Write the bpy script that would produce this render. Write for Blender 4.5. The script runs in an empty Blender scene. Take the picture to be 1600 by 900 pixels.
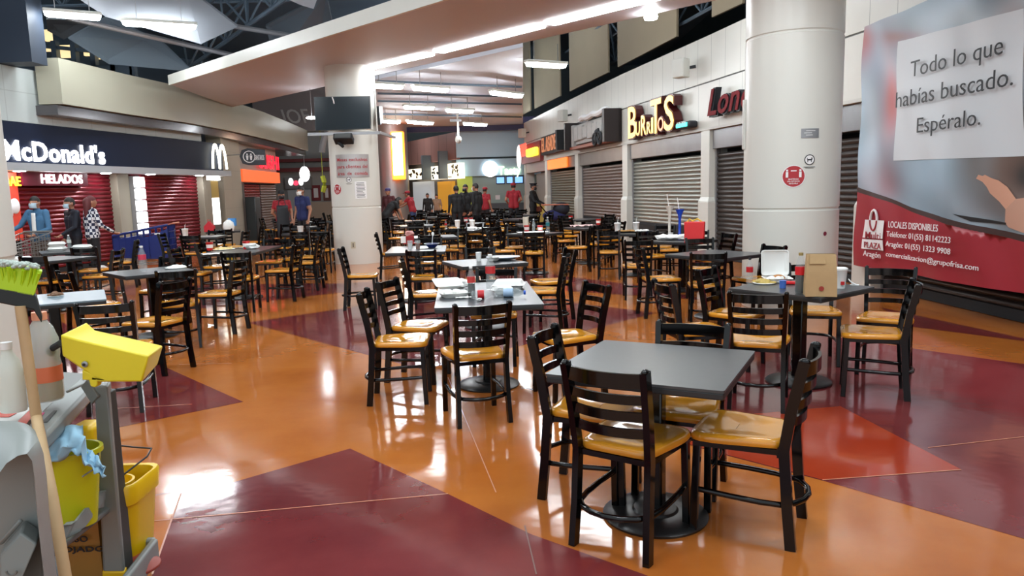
import bpy, bmesh, math, random
import numpy as np
from mathutils import Matrix, Vector
random.seed(7)
PI = math.pi
C = bpy.context.scene.collection
SC = bpy.context.scene
# ------------------------------------------------------------------ camera, world, exposure
F = 1150.0; H = 1.57; PT = math.atan(154/1150.0); RL = math.radians(1.5)
_fw = Vector((0, math.cos(PT), -math.sin(PT))); _r0 = Vector((1, 0, 0)); _u0 = _r0.cross(_fw)
RT = math.cos(RL)*_r0 - math.sin(RL)*_u0; UP = math.sin(RL)*_r0 + math.cos(RL)*_u0
cam = bpy.data.cameras.new('camera'); cam.sensor_width = 36; cam.lens = F/1600*36; cam.clip_end = 300
co = bpy.data.objects.new('camera', cam); C.objects.link(co)
mm = Matrix((RT, UP, -_fw)).transposed().to_4x4(); mm.translation = (0, 0, H); co.matrix_world = mm
SC.camera = co
w = bpy.data.worlds.new('world'); SC.world = w; w.use_nodes = True
w.node_tree.nodes['Background'].inputs[0].default_value = (0.86, 0.95, 1.0, 1)
w.node_tree.nodes['Background'].inputs[1].default_value = 0.8
SC.view_settings.view_transform = 'Standard'; SC.view_settings.look = 'None'
SC.view_settings.exposure = 0.5; SC.view_settings.gamma = 1.0; SC.view_settings.use_curve_mapping = False
LAMP = 52.0          # emission of the fluorescent diffusers
SC.cycles.use_denoising = True
SC.cycles.max_bounces = 7; SC.cycles.sample_clamp_indirect = 6.0
SC.cycles.caustics_reflective = False; SC.cycles.caustics_refractive = False

# ------------------------------------------------------------------ helpers
def ray(x, y): return _fw + (x-800)/F*RT + (450-y)/F*UP
def at(x, y, z=0.0):
    d = ray(x, y); t = (z-H)/d.z; return Vector((0, 0, H)) + t*d
def atY(x, y, Y):
    d = ray(x, y); return Vector((0, 0, H)) + Y/d.y*d
def lin(c):
    c = c/255.0
    return c/12.92 if c <= 0.04045 else ((c+0.055)/1.055)**2.4
def rgb(r, g, b): return (lin(r), lin(g), lin(b), 1)
MATS = {}
def mat(name, col, rough=0.5, metal=0.0, spec=0.5, emit=0.0, ecol=None, noise=0.0, nscale=8.0, bump=0.0, bscale=60.0, alpha=1.0, trans=0.0, coat=0.0):
    if name in MATS: return MATS[name]
    m = bpy.data.materials.new(name); m.use_nodes = True; nt = m.node_tree; b = nt.nodes['Principled BSDF']
    b.inputs['Base Color'].default_value = col; b.inputs['Roughness'].default_value = rough
    b.inputs['Metallic'].default_value = metal; b.inputs['Specular IOR Level'].default_value = spec
    if coat: b.inputs['Coat Weight'].default_value = coat; b.inputs['Coat Roughness'].default_value = 0.05
    if trans: b.inputs['Transmission Weight'].default_value = trans
    if alpha < 1: b.inputs['Alpha'].default_value = alpha
    if emit:
        b.inputs['Emission Color'].default_value = ecol or col; b.inputs['Emission Strength'].default_value = emit
    if noise or bump:
        tc = nt.nodes.new('ShaderNodeTexCoord')
        if noise:
            n = nt.nodes.new('ShaderNodeTexNoise'); n.inputs['Scale'].default_value = nscale; n.inputs['Detail'].default_value = 4
            nt.links.new(tc.outputs['Object'], n.inputs['Vector'])
            mx = nt.nodes.new('ShaderNodeMix'); mx.data_type = 'RGBA'
            mx.inputs[6].default_value = tuple(c*(1-noise) for c in col[:3])+(1,)
            mx.inputs[7].default_value = tuple(min(1, c*(1+noise)) for c in col[:3])+(1,)
            nt.links.new(n.outputs['Fac'], mx.inputs[0]); nt.links.new(mx.outputs[2], b.inputs['Base Color'])
        if bump:
            n2 = nt.nodes.new('ShaderNodeTexNoise'); n2.inputs['Scale'].default_value = bscale; n2.inputs['Detail'].default_value = 3
            nt.links.new(tc.outputs['Object'], n2.inputs['Vector'])
            bp = nt.nodes.new('ShaderNodeBump'); bp.inputs['Strength'].default_value = bump; bp.inputs['Distance'].default_value = 0.01
            nt.links.new(n2.outputs['Fac'], bp.inputs['Height']); nt.links.new(bp.outputs['Normal'], b.inputs['Normal'])
    MATS[name] = m; return m

class MB:
    """collects shapes into one mesh"""
    def __init__(s, M=None): s.v = []; s.f = []; s.mi = []; s.M = M; s.cur = 0
    def add(s, vs, fs):
        o = len(s.v)
        for p in vs:
            p = Vector(p); s.v.append(s.M @ p if s.M is not None else p)
        for f in fs: s.f.append([i+o for i in f]); s.mi.append(s.cur)
        return s
    def box(s, x0, x1, y0, y1, z0, z1):
        return s.add([(x0,y0,z0),(x1,y0,z0),(x1,y1,z0),(x0,y1,z0),(x0,y0,z1),(x1,y0,z1),(x1,y1,z1),(x0,y1,z1)],
              [(0,3,2,1),(4,5,6,7),(0,1,5,4),(1,2,6,5),(2,3,7,6),(3,0,4,7)])
    def cbox(s, c, sx, sy, sz): return s.box(c[0]-sx/2, c[0]+sx/2, c[1]-sy/2, c[1]+sy/2, c[2]-sz/2, c[2]+sz/2)
    def sweep(s, pts, prof, up=(0,0,1), closed=False, caps=True, scales=None):
        pts = [Vector(p) for p in pts]; n = len(pts); k = len(prof); rings = []; up = Vector(up)
        for i, p in enumerate(pts):
            if closed: t = pts[(i+1) % n]-pts[i-1]
            else: t = pts[min(i+1, n-1)]-pts[max(i-1, 0)]
            t.normalize(); side = t.cross(up)
            if side.length < 1e-4: side = t.cross(Vector((0,1,0)) if abs(t.y) < .9 else Vector((1,0,0)))
            side.normalize(); u2 = side.cross(t); sc = scales[i] if scales else 1
            rings.append([p+side*a*sc+u2*b*sc for a, b in prof])
        vs = [q for r in rings for q in r]; fs = []
        for i in range(n if closed else n-1):
            j = (i+1) % n
            for a in range(k):
                b = (a+1) % k; fs.append((i*k+a, i*k+b, j*k+b, j*k+a))
        if caps and not closed:
            fs.append(tuple(range(k))[::-1]); fs.append(tuple((n-1)*k+a for a in range(k)))
        return s.add(vs, fs)
    def bar(s, p, q, w_, h_, up=(0,0,1)):
        return s.sweep([p, q], [(-w_/2,-h_/2),(w_/2,-h_/2),(w_/2,h_/2),(-w_/2,h_/2)], up)
    def rect(s, pts, w_, h_, up=(0,0,1), closed=False):
        return s.sweep(pts, [(-w_/2,-h_/2),(w_/2,-h_/2),(w_/2,h_/2),(-w_/2,h_/2)], up, closed)
    def tube(s, pts, r, n=8, closed=False, scales=None, up=(0,0,1)):
        return s.sweep(pts, [(r*math.cos(2*PI*i/n), r*math.sin(2*PI*i/n)) for i in range(n)], up, closed, True, scales)
    def lathe(s, prof, n=20, c=(0,0,0), ax=1.0, ay=1.0, cap=True):
        vs = []; fs = []; k = len(prof)
        for r, z in prof:
            for i in range(n):
                a = 2*PI*i/n; vs.append((c[0]+r*ax*math.cos(a), c[1]+r*ay*math.sin(a), c[2]+z))
        for j in range(k-1):
            for i in range(n):
                i2 = (i+1) % n; fs.append((j*n+i, j*n+i2, (j+1)*n+i2, (j+1)*n+i))
        if cap:
            fs.append(tuple(range(n))[::-1]); fs.append(tuple((k-1)*n+i for i in range(n)))
        return s.add(vs, fs)
    def ell(s, c, rx, ry, rz, n=14, m=9, R=None):
        vs = []; fs = []
        for j in range(m+1):
            t = PI*j/m
            for i in range(n):
                a = 2*PI*i/n; p = Vector((rx*math.sin(t)*math.cos(a), ry*math.sin(t)*math.sin(a), -rz*math.cos(t)))
                if R is not None: p = R @ p
                vs.append(Vector(c)+p)
        for j in range(m):
            for i in range(n):
                i2 = (i+1) % n; fs.append((j*n+i, j*n+i2, (j+1)*n+i2, (j+1)*n+i))
        return s.add(vs, fs)
    def capsule(s, a, b, ra, rb, n=12):
        a = Vector(a); b = Vector(b); d = b-a; L = d.length
        if L < 1e-5: return s.ell(a, ra, ra, ra)
        d.normalize(); pts = []; sc = []
        for k in (-1, -.8, -.45, 0): pts.append(a+d*ra*k); sc.append(max(.02, ra*math.sqrt(max(0, 1-k*k))))
        for k in (0, .45, .8, 1): pts.append(b+d*rb*k); sc.append(max(.02*rb, rb*math.sqrt(max(0, 1-k*k))))
        return s.sweep(pts, [(math.cos(2*PI*i/n), math.sin(2*PI*i/n)) for i in range(n)], (0,0,1) if abs(d.z) < .9 else (0,1,0), scales=sc)
    def prism(s, poly, ext):
        n = len(poly); ext = Vector(ext); P = [Vector(p) for p in poly]
        vs = P+[p+ext for p in P]
        fs = [tuple(range(n))[::-1], tuple(range(n, 2*n))]+[(i, (i+1) % n, (i+1) % n+n, i+n) for i in range(n)]
        return s.add(vs, fs)
    def grid(s, fn, nu, nv):
        vs = [fn(i/nu, j/nv) for j in range(nv+1) for i in range(nu+1)]
        fs = [(j*(nu+1)+i, j*(nu+1)+i+1, (j+1)*(nu+1)+i+1, (j+1)*(nu+1)+i) for j in range(nv) for i in range(nu)]
        return s.add(vs, fs)
    def mesh(s, name, mats, smooth=40):
        me = bpy.data.meshes.new(name); me.from_pydata([tuple(p) for p in s.v], [], s.f); me.validate()
        if not isinstance(mats, (list, tuple)): mats = [mats]
        for m in mats: me.materials.append(m)
        if len(mats) > 1 and len(me.polygons) == len(s.mi): me.polygons.foreach_set('material_index', s.mi)
        bm = bmesh.new(); bm.from_mesh(me); bmesh.ops.recalc_face_normals(bm, faces=bm.faces); bm.to_mesh(me); bm.free()
        if smooth:
            me.shade_smooth(); me.set_sharp_from_angle(angle=math.radians(smooth))
        return me
    def build(s, name, mats, parent=None, bevel=0, smooth=40, solid=0):
        o = bpy.data.objects.new(name, s.mesh(name, mats, smooth)); C.objects.link(o)
        if parent: o.parent = parent
        if solid:
            md = o.modifiers.new('solid', 'SOLIDIFY'); md.thickness = solid
        if bevel:
            md = o.modifiers.new('bevel', 'BEVEL'); md.width = bevel; md.segments = 2; md.limit_method = 'ANGLE'; md.angle_limit = math.radians(40)
        return o
def tag(o, label, cat, group=None, kind=None):
    o['label'] = label; o['category'] = cat
    if group: o['group'] = group
    if kind: o['kind'] = kind
    return o
def struct(o, label=None):
    o['kind'] = 'structure'
    if label: o['label'] = label; o['category'] = 'building part'
    return o
def empty(name, label, cat, loc=(0,0,0), rz=0.0, group=None):
    o = bpy.data.objects.new(name, None); C.objects.link(o); o.location = loc; o.rotation_euler = (0, 0, rz)
    o.empty_display_size = .1
    return tag(o, label, cat, group)
def copy_thing(root, loc, rz, label, group=None):
    r = root.copy(); C.objects.link(r); r.location = loc; r.rotation_euler = (0, 0, rz); r['label'] = label
    if group: r['group'] = group
    elif 'group' in r: del r['group']
    for ch in list(root.children):
        c = ch.copy(); C.objects.link(c); c.parent = r
        for g in ch.children:
            d = g.copy(); C.objects.link(d); d.parent = c
    return r
def rotz(loc, a): return Matrix.Translation(loc) @ Matrix.Rotation(a, 4, 'Z')
def text_mb(txt, M, x0, z0, wd, ht, depth=.01, bold=0.0, shear=0.0, plane='xz'):
    """lettering fitted to a box wd x ht at (x0,z0) of frame M (x along, -y out towards the reader, z up)"""
    cu = bpy.data.curves.new('t', 'FONT'); cu.body = txt; cu.size = 1; cu.offset = bold; cu.shear = shear; cu.resolution_u = 3
    cu.extrude = .02
    ob = bpy.data.objects.new('t', cu); C.objects.link(ob)
    dg = bpy.context.evaluated_depsgraph_get(); me = bpy.data.meshes.new_from_object(ob.evaluated_get(dg))
    bpy.data.objects.remove(ob)
    P = np.array([v.co[:] for v in me.vertices]); mn = P.min(0); mx = P.max(0)
    mb = MB(M); sx = wd/(mx[0]-mn[0]); sz = ht/(mx[1]-mn[1])
    vs = [(x0+(p[0]-mn[0])*sx, -(depth/2)+(-(p[2])/.02)*depth/2, z0+(p[1]-mn[1])*sz) for p in P]
    if plane == 'xy': vs = [(a, c, -b) for a, b, c in vs]
    mb.add(vs, [tuple(pl.vertices) for pl in me.polygons]); bpy.data.meshes.remove(me)
    return mb
class Plane:
    """a vertical plane through two ground points; px() turns a pixel into (s, z); M is its frame (x along, -y towards camera, z up)"""
    def __init__(s, p0, p1, off=0.0):
        s.p0 = Vector((p0[0], p0[1], 0)); d = Vector((p1[0]-p0[0], p1[1]-p0[1], 0)); s.len = d.length; s.d = d.normalized()
        s.n = Vector((0,0,1)).cross(s.d)
        if s.n.dot(-s.p0) > 0: s.n = -s.n        # local +y points away from the camera
        s.M = Matrix((( s.d.x, s.n.x, 0, s.p0.x),(s.d.y, s.n.y, 0, s.p0.y),(0,0,1,0),(0,0,0,1)))
        s.p0 = s.p0+s.n*off; s.M.translation = s.p0
    def px(s, x, y):
        r = ray(x, y); o = Vector((0,0,H)); t = (s.p0-o).dot(s.n)/r.dot(s.n); q = o+t*r
        return (q-s.p0).dot(s.d), q.z
# ------------------------------------------------------------------ materials
def floor_mat(name, c1, c2):
    m = bpy.data.materials.new(name); m.use_nodes = True; nt = m.node_tree; b = nt.nodes['Principled BSDF']; L = nt.links.new
    tc = nt.nodes.new('ShaderNodeTexCoord')
    n = nt.nodes.new('ShaderNodeTexNoise'); n.inputs['Scale'].default_value = 1.3; n.inputs['Detail'].default_value = 6; n.inputs['Roughness'].default_value = .62
    L(tc.outputs['Object'], n.inputs['Vector'])
    cr = nt.nodes.new('ShaderNodeValToRGB'); cr.color_ramp.elements[0].position = .3; cr.color_ramp.elements[1].position = .7
    cr.color_ramp.elements[0].color = c1; cr.color_ramp.elements[1].color = c2
    L(n.outputs['Fac'], cr.inputs['Fac']); L(cr.outputs['Color'], b.inputs['Base Color'])
    n2 = nt.nodes.new('ShaderNodeTexNoise'); n2.inputs['Scale'].default_value = 2.2; n2.inputs['Detail'].default_value = 5
    L(tc.outputs['Object'], n2.inputs['Vector'])
    mr = nt.nodes.new('ShaderNodeMapRange'); mr.inputs['To Min'].default_value = .04; mr.inputs['To Max'].default_value = .17
    L(n2.outputs['Fac'], mr.inputs['Value']); L(mr.outputs['Result'], b.inputs['Roughness'])
    n3 = nt.nodes.new('ShaderNodeTexNoise'); n3.inputs['Scale'].default_value = 5; n3.inputs['Detail'].default_value = 2
    L(tc.outputs['Object'], n3.inputs['Vector'])
    bp = nt.nodes.new('ShaderNodeBump'); bp.inputs['Strength'].default_value = .06; bp.inputs['Distance'].default_value = .02
    L(n3.outputs['Fac'], bp.inputs['Height']); L(bp.outputs['Normal'], b.inputs['Normal'])
    b.inputs['Specular IOR Level'].default_value = .8
    MATS[name] = m; return m
F_OR = floor_mat('floor_orange', rgb(162, 88, 34), rgb(184, 110, 48))
F_MA = floor_mat('floor_maroon', rgb(98, 34, 36), rgb(120, 50, 50))
F_RE = floor_mat('floor_red', rgb(146, 46, 24), rgb(160, 58, 32))
F_SEAM = mat('floor_seam', rgb(190, 130, 100), .3)
F_SEAMD = mat('floor_seam_dark', rgb(90, 45, 30), .3)
def groove_mat(name, col, pitch, width=.02, rough=.5, hpitch=0, dark=.55):
    m = bpy.data.materials.new(name); m.use_nodes = True; nt = m.node_tree; b = nt.nodes['Principled BSDF']; L = nt.links.new
    uv = nt.nodes.new('ShaderNodeUVMap'); sp = nt.nodes.new('ShaderNodeSeparateXYZ'); L(uv.outputs['UV'], sp.inputs[0])
    def line(sock, p):
        d = nt.nodes.new('ShaderNodeMath'); d.operation = 'DIVIDE'; d.inputs[1].default_value = p; L(sock, d.inputs[0])
        f = nt.nodes.new('ShaderNodeMath'); f.operation = 'FRACT'; L(d.outputs[0], f.inputs[0])
        g = nt.nodes.new('ShaderNodeMath'); g.operation = 'LESS_THAN'; g.inputs[1].default_value = width/p; L(f.outputs[0], g.inputs[0]); return g.outputs[0]
    fac = line(sp.outputs['X'], pitch)
    if hpitch:
        a = nt.nodes.new('ShaderNodeMath'); a.operation = 'MAXIMUM'; L(fac, a.inputs[0]); L(line(sp.outputs['Y'], hpitch), a.inputs[1]); fac = a.outputs[0]
    n = nt.nodes.new('ShaderNodeTexNoise'); n.inputs['Scale'].default_value = 1.5; n.inputs['Detail'].default_value = 5
    tc = nt.nodes.new('ShaderNodeTexCoord'); L(tc.outputs['Object'], n.inputs['Vector'])
    m0 = nt.nodes.new('ShaderNodeMix'); m0.data_type = 'RGBA'; m0.inputs[6].default_value = tuple(c*.92 for c in col[:3])+(1,); m0.inputs[7].default_value = tuple(min(1, c*1.06) for c in col[:3])+(1,)
    L(n.outputs['Fac'], m0.inputs[0])
    mx = nt.nodes.new('ShaderNodeMix'); mx.data_type = 'RGBA'; L(m0.outputs[2], mx.inputs[6]); mx.inputs[7].default_value = tuple(c*dark for c in col[:3])+(1,)
    L(fac, mx.inputs[0]); L(mx.outputs[2], b.inputs['Base Color']); b.inputs['Roughness'].default_value = rough
    MATS[name] = m; return m
WHITE = mat('white_paint', rgb(212, 212, 204), .38, noise=.04, nscale=2)
PILLAR = mat('pillar_paint', rgb(216, 216, 208), .3, noise=.04, nscale=1.5)
GRAYM = mat('grey_metal', rgb(150, 150, 152), .35, .6, noise=.12, nscale=3)
BLACKM = mat('black_metal', rgb(4, 4, 5), .13, 0, .4)
DARK = mat('dark_matte', rgb(24, 27, 31), .7)
PALE = mat('pale_fascia', rgb(168, 166, 148), .3, noise=.05, nscale=1)
LIT = mat('lit_white', (1, 1, 1, 1), .5, emit=7)
DIFF = mat('fluorescent_diffuser', (1, 1, 1, 1), .5, emit=LAMP, ecol=(.9, .96, 1, 1))
BLACKP = mat('black_print', rgb(22, 24, 30), .5)
WHITEP = mat('white_print', rgb(240, 240, 240), .5)
REDP = mat('red_print', rgb(176, 40, 48), .5)

# ------------------------------------------------------------------ floor
fb = MB()
def fpoly(px, z, mi):
    fb.cur = mi; P = [at(x, y) if not isinstance(x, str) else None for x, y in px]
    fb.add([(p.x, p.y, z) for p in P], [tuple(range(len(P)))])
def fline(a, b, wd, mi, z=.003):
    fb.cur = mi; p = at(*a); q = at(*b); d = (q-p).normalized(); s = Vector((-d.y, d.x, 0))*wd/2
    fb.add([(v.x, v.y, z) for v in (p-s, q-s, q+s, p+s)], [(0,1,2,3)])
fb.cur = 0; fb.add([(-16,-4,0),(9,-4,0),(9,50,0),(-16,50,0)], [(0,1,2,3)])
fpoly([(547,701),(360,755),(283,771),(236,905),(180,1100),(1400,1100),(1010,899),(830,835),(700,772)], .001, 1)
fpoly([(380,628),(200,665),(60,695),(-60,722),(-60,434),(66,490),(245,568)], .001, 1)
fpoly([(387,504),(525,484),(733,454),(860,469),(1026,489),(908,518),(780,548),(662,578),(583,557)], .001, 1)
fpoly([(700,424),(820,424),(1000,446),(1112,470),(980,461),(840,452),(700,440)], .001, 1)
fpoly([(300,446),(473,443),(525,443),(610,439),(610,450),(525,458),(417,470),(300,484)], .001, 1)
fpoly([(473,443),(535,432),(535,436)], .0015, 0)
fpoly([(1225,516),(1299,525),(1429,545),(1600,569),(1750,590),(1750,885),(1600,842),(1285,751),(1140,713),(1010,676),(985,650),(1110,556)], .001, 1)
fpoly([(1120,652),(1313,635),(1502,734),(1285,750),(1140,712),(1060,690)], .002, 2)
fpoly([(1374,480),(1600,529),(1750,560),(1750,566),(1600,533),(1428,511)], .001, 1)
fline((1285,750.5),(1502,734.5), .008, 3); fline((235,815),(700,772), .008, 3); fline((283,771),(238,898), .008, 3)
fline((820,822),(838,898), .006, 4); fline((240,775),(360,752), .006, 4); fline((1450,700),(1600,683), .008, 3)
fline((700,590),(775,770), .006, 3); fline((160,640),(300,632), .008, 3); fline((280,570),(362,568), .01, 3)
struct(fb.build('floor', [F_OR, F_MA, F_RE, F_SEAM, F_SEAMD], smooth=0))

# ------------------------------------------------------------------ the curved shop wall on the right
RW = [(5.5,4.0),(5.43,7.7),(5.19,10.8),(4.5,14.3),(4.18,16.0),(3.2,20.7),(2.34,25.6),(1.55,30.4),(.75,35.2)]
def rwx(y):
    P = RW
    for (x0, y0), (x1, y1) in zip(P, P[1:]):
        if y <= y1 or (x1, y1) == P[-1]: return x0+(x1-x0)*(y-y0)/(y1-y0)
def strip(name, y0, y1, z0, z1, m, off=0.0, n=24, thick=.1, uvs=True):
    vs = []; L = 0; us = []; prev = None
    for i in range(n+1):
        y = y0+(y1-y0)*i/n; p = Vector((rwx(y)+off, y))
        if prev is not None: L += (p-prev).length
        prev = p; us.append(L); vs += [(p.x, p.y, z0), (p.x, p.y, z1), (p.x+thick, p.y, z1), (p.x+thick, p.y, z0)]
    fs = []; fu = []
    for i in range(n):
        a = i*4; b = a+4
        for k in range(4):
            k2 = (k+1) % 4; fs.append((a+k, b+k, b+k2, a+k2))
            hv = [z0, z1, z1, z0]
            fu.append([(us[i], hv[k]), (us[i+1], hv[k]), (us[i+1], hv[k2]), (us[i], hv[k2])])
    fs += [(0,1,2,3), (n*4+3, n*4+2, n*4+1, n*4)]; fu += [[(0,0)]*4]*2
    me = bpy.data.meshes.new(name); me.from_pydata(vs, [], fs); me.materials.append(m)
    uv = me.uv_layers.new(name='UVMap'); k = 0
    for f in fu:
        for q in f: uv.data[k].uv = q; k += 1
    bm = bmesh.new(); bm.from_mesh(me); bmesh.ops.recalc_face_normals(bm, faces=bm.faces); bm.to_mesh(me); bm.free()
    o = bpy.data.objects.new(name, me); C.objects.link(o); return o
W_UP = groove_mat('white_boarding', rgb(214, 212, 203), .62, .014, .38)
W_LO = groove_mat('white_boarding_lower', rgb(212, 210, 201), .95, .014, .38)
struct(strip('wall_right_upper', 4.0, 35.2, 3.7, 4.63, W_UP))
struct(strip('wall_right_lower', 4.0, 35.2, 2.75, 3.67, W_LO))
struct(strip('trim_1', 4.0, 35.2, 3.665, 3.705, mat('joint', rgb(90, 90, 86), .6), .015, thick=.06))
struct(strip('trim_2', 4.0, 35.2, 2.70, 2.75, mat('joint2', rgb(200, 198, 190), .5), -.03, thick=.15))
struct(strip('wall_right_backing', 4.0, 35.2, 0, 2.75, DARK, .75, thick=.05))
POST = [5.7, 10.75, 15.9, 20.6, 25.6, 30.5, 35.1]
for i, y in enumerate(POST):
    x = rwx(y); b = MB(rotz((x, y, 0), math.atan2(-(rwx(y+.3)-rwx(y-.3)), .6)))
    b.box(-.02, .4, -.2, .2, 1.22, 2.72); b.box(-.06, .4, -.24, .24, 0, 1.2); b.prism([(-.06,-.24,1.2),(-.06,.24,1.2),(-.02,.2,1.3),(-.02,-.2,1.3)], (.3,0,0))
    o = b.build('trim_post', WHITE, bevel=.01); struct(o, 'white post between two roller shutters on the right')
def corr(mb, s0, s1, z0, z1, pitch=.095, dep=.03, y=0.0):
    """horizontal slats of a roller shutter across s0..s1"""
    n = int((z1-z0)/pitch); pr = []
    for i in range(n):
        for t in range(5):
            a = t/5; pr.append((z0+(i+a)*pitch, y-dep*math.sin(PI*a)))
    pr.append((z0+n*pitch, y))
    vs = []; fs = []
    for z, yy in pr: vs += [(s0, yy, z), (s1, yy, z)]
    for i in range(len(pr)-1): fs.append((2*i, 2*i+1, 2*i+3, 2*i+2))
    mb.add(vs, fs)
SH = [('dark brown', mat('shutter_brown', rgb(58, 50, 47), .38, .5, noise=.1)), ('dark brown', MATS['shutter_brown']),
      ('silver grey', mat('shutter_silver', rgb(150, 150, 142), .3, .75, noise=.1)), ('brownish grey', mat('shutter_rust', rgb(118, 104, 98), .4, .5, noise=.12)),
      ('olive grey', mat('shutter_olive', rgb(112, 110, 98), .4, .5, noise=.1))]
WHERE = ['behind the big hanging banner', 'half hidden behind the round white pillar', 'under the burritos sign', 'under the dark framed sign with a model motorbike', 'under the wooden plank sign']
SHEAD = mat('shutter_head', rgb(138, 138, 140), .3, .7, noise=.2, nscale=2.5)
for i in range(5):
    y0, y1 = POST[i]+.24, POST[i+1]-.24
    pl = Plane((rwx(y1), y1), (rwx(y0), y0), .16); L = pl.len
    r = empty('roller_shutter', f'{SH[i][0]} closed roller shutter {WHERE[i]}', 'shutter', pl.p0)
    r.rotation_euler.z = math.atan2(pl.d.y, pl.d.x)
    b = MB(); corr(b, .02, L-.02, .12 if i < 2 else .6, 2.3); cu_ = b.build('curtain', SH[i][1], r, smooth=60)
    b = MB(); b.box(0, L, -.12, .25, 2.3, 2.7); b.build('head_box', SHEAD, r, bevel=.01)
    b = MB(); b.box(0, L, -.03, .03, .005 if i < 2 else .54, .13 if i < 2 else .62); b.build('bottom_bar', DARK, cu_)
    if i >= 2: b = MB(); b.box(0, L, -.02, .06, .005, .54); b.build('low_wall', mat('low_wall_dark', rgb(30, 29, 30), .5), r)
    b = MB(); b.box(-.03, .03, -.05, .05, .005, 2.3); b.build('guide_rail', GRAYM, r); b = MB(); b.box(L-.03, L+.03, -.05, .05, .005, 2.3); b.build('guide_rail', GRAYM, r)
# lit / painted head panels of the last bays
y0, y1 = 25.9, 30.2; pl = Plane((rwx(y1), y1), (rwx(y0), y0), -.02)
b = MB(pl.M); b.box(.1, pl.len-1.0, -.02, .02, 2.32, 2.68)
tag(b.build('light_strip', mat('orange_lit', rgb(235, 110, 40), .4, emit=1.2, ecol=rgb(235, 110, 40))), 'orange lit strip panel over the olive shutter', 'sign panel')
y0, y1 = POST[5]+.24, POST[6]-.24; pl = Plane((rwx(y1), y1), (rwx(y0), y0), .1)
r = empty('shop_doorway', 'open dark shop entrance with grey door leaf at far end of the shutter row', 'doorway', pl.p0); r.rotation_euler.z = math.atan2(pl.d.y, pl.d.x)
MB().box(.9, pl.len-.3, .2, .26, 0.01, 2.25).build('door_leaf', mat('grey_door', rgb(150, 150, 146), .5), r)
MB().box(0, pl.len, -.1, .2, 2.3, 2.7).build('head_panel', mat('mauve_panel', rgb(150, 112, 108), .4), r)
MB().box(.9, pl.len-.4, .12, .2, .02, .95).build('counter', mat('yellow_counter', rgb(206, 190, 96), .5), r)

# ------------------------------------------------------------------ round pillars
def pillar(name, c, r, top, seams, n=64):
    b = MB(); prof = [(r, 0)]
    for z in seams: prof += [(r, z-.02), (r-.012, z-.008), (r-.012, z+.008), (r, z+.02)]
    prof += [(r, top)]
    b.lathe(prof, n, (c[0], c[1], 0)); return struct(b.build(name, PILLAR, smooth=30))
P_R = (3.57, 9.42); P_L = (-3.5, 16.93); P_X = (-3.41, 4.05)
pillar('wall_round_pillar', P_R, .575, 4.35, [1.24, 3.32])
pillar('wall_slim_round_pillar', P_L, .55, 4.35, [1.27, 2.95])
pillar('wall_near_round_pillar', P_X, .575, 5.2, [1.25, 3.3])

# ------------------------------------------------------------------ slanting pink soffit with light slot
def on(z, *pts): return [Vector((at(x, y, z).x, at(x, y, z).y, z)) for x, y in pts]
PINK = mat('pink_soffit', rgb(196, 190, 194), .55, noise=.03, nscale=.6)
A0, A1 = Vector((-8.3,18.67,0)), Vector((-.92,11.27,0)); B0, B1 = Vector((-8.6,23.6,0)), Vector((3.24,11.69,0))
A2 = A1+(A1-A0)*1.3; B2 = B1+(B1-B0)*.62
zs = 4.35; b = MB()
b.prism([(A0.x,A0.y,zs),(A2.x,A2.y,zs),(B2.x,B2.y,zs),(B0.x,B0.y,zs)], (0,0,.14)); struct(b.build('ceiling_soffit', PINK, smooth=0))
b = MB(); d = (A2-A0).normalized(); nn = Vector((-d.y, d.x, 0))
b.bar(A0+Vector((0,0,zs+.1)), A2+Vector((0,0,zs+.1)), .06, .24); struct(b.build('trim_soffit', WHITE))
for k, (p, q) in enumerate([((-3.05,16.9),(-1.55,15.45)),((-1.35,15.22),(.6,13.1)),((.75,12.95),(2.4,11.2)),((2.5,11.1),(2.95,10.55))]):
    o = MB().bar((p[0],p[1],4.333),(q[0],q[1],4.333), .26, .03).build('slot_light', mat('slot_diffuser', (1,1,1,1), .5, emit=20, ecol=(.95,.98,1,1)), smooth=0)
    tag(o, 'long white light slot in the pink slanting soffit, ' + ['beside the slim pillar', 'second piece from the slim pillar', 'third piece from the slim pillar', 'short piece by the big pillar'][k], 'ceiling light', 'light slots in the pink soffit')

# ------------------------------------------------------------------ left: restaurant wall and mezzanine band
LW = [(-10.95,9.2),(-10.1,14.7),(-8.95,22.3)]
MP = Plane((-10.95,9.2), (-8.95,22.3)); ML = MP.len
def box_on(pl, x0, x1, y0, y1, a, b_, m, name, par=None, bevel=0):
    """box between pixel bounds on a plane, a..b_ = depth behind the plane"""
    s0, z0 = pl.px(x0, y1); s1, z1 = pl.px(x1, y0); mb = MB(pl.M); mb.box(s0, s1, a, b_, z0, z1); return mb.build(name, m, par, bevel)
W_L = groove_mat('grey_cladding', rgb(188, 196, 194), 1.2, .02, .5, .95, .8)
def wallbox(name, pl, s0, s1, z0, z1, y0, y1, m):
    me = bpy.data.meshes.new(name); vs = [pl.M @ Vector(p) for p in [(s0,y0,z0),(s1,y0,z0),(s1,y0,z1),(s0,y0,z1),(s0,y1,z0),(s1,y1,z0),(s1,y1,z1),(s0,y1,z1)]]
    me.from_pydata(vs, [], [(0,1,2,3),(5,4,7,6),(4,0,3,7),(1,5,6,2),(3,2,6,7),(4,5,1,0)]); me.materials.append(m)
    uv = me.uv_layers.new(name='UVMap'); q = [(s0,z0),(s1,z0),(s1,z1),(s0,z1)]
    for i in range(4): uv.data[i].uv = q[i]
    o = bpy.data.objects.new(name, me); C.objects.link(o); return struct(o)
wallbox('wall_left_upper', MP, 0, ML-.3, 3.2, 4.3, 0, .2, W_L)
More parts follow.
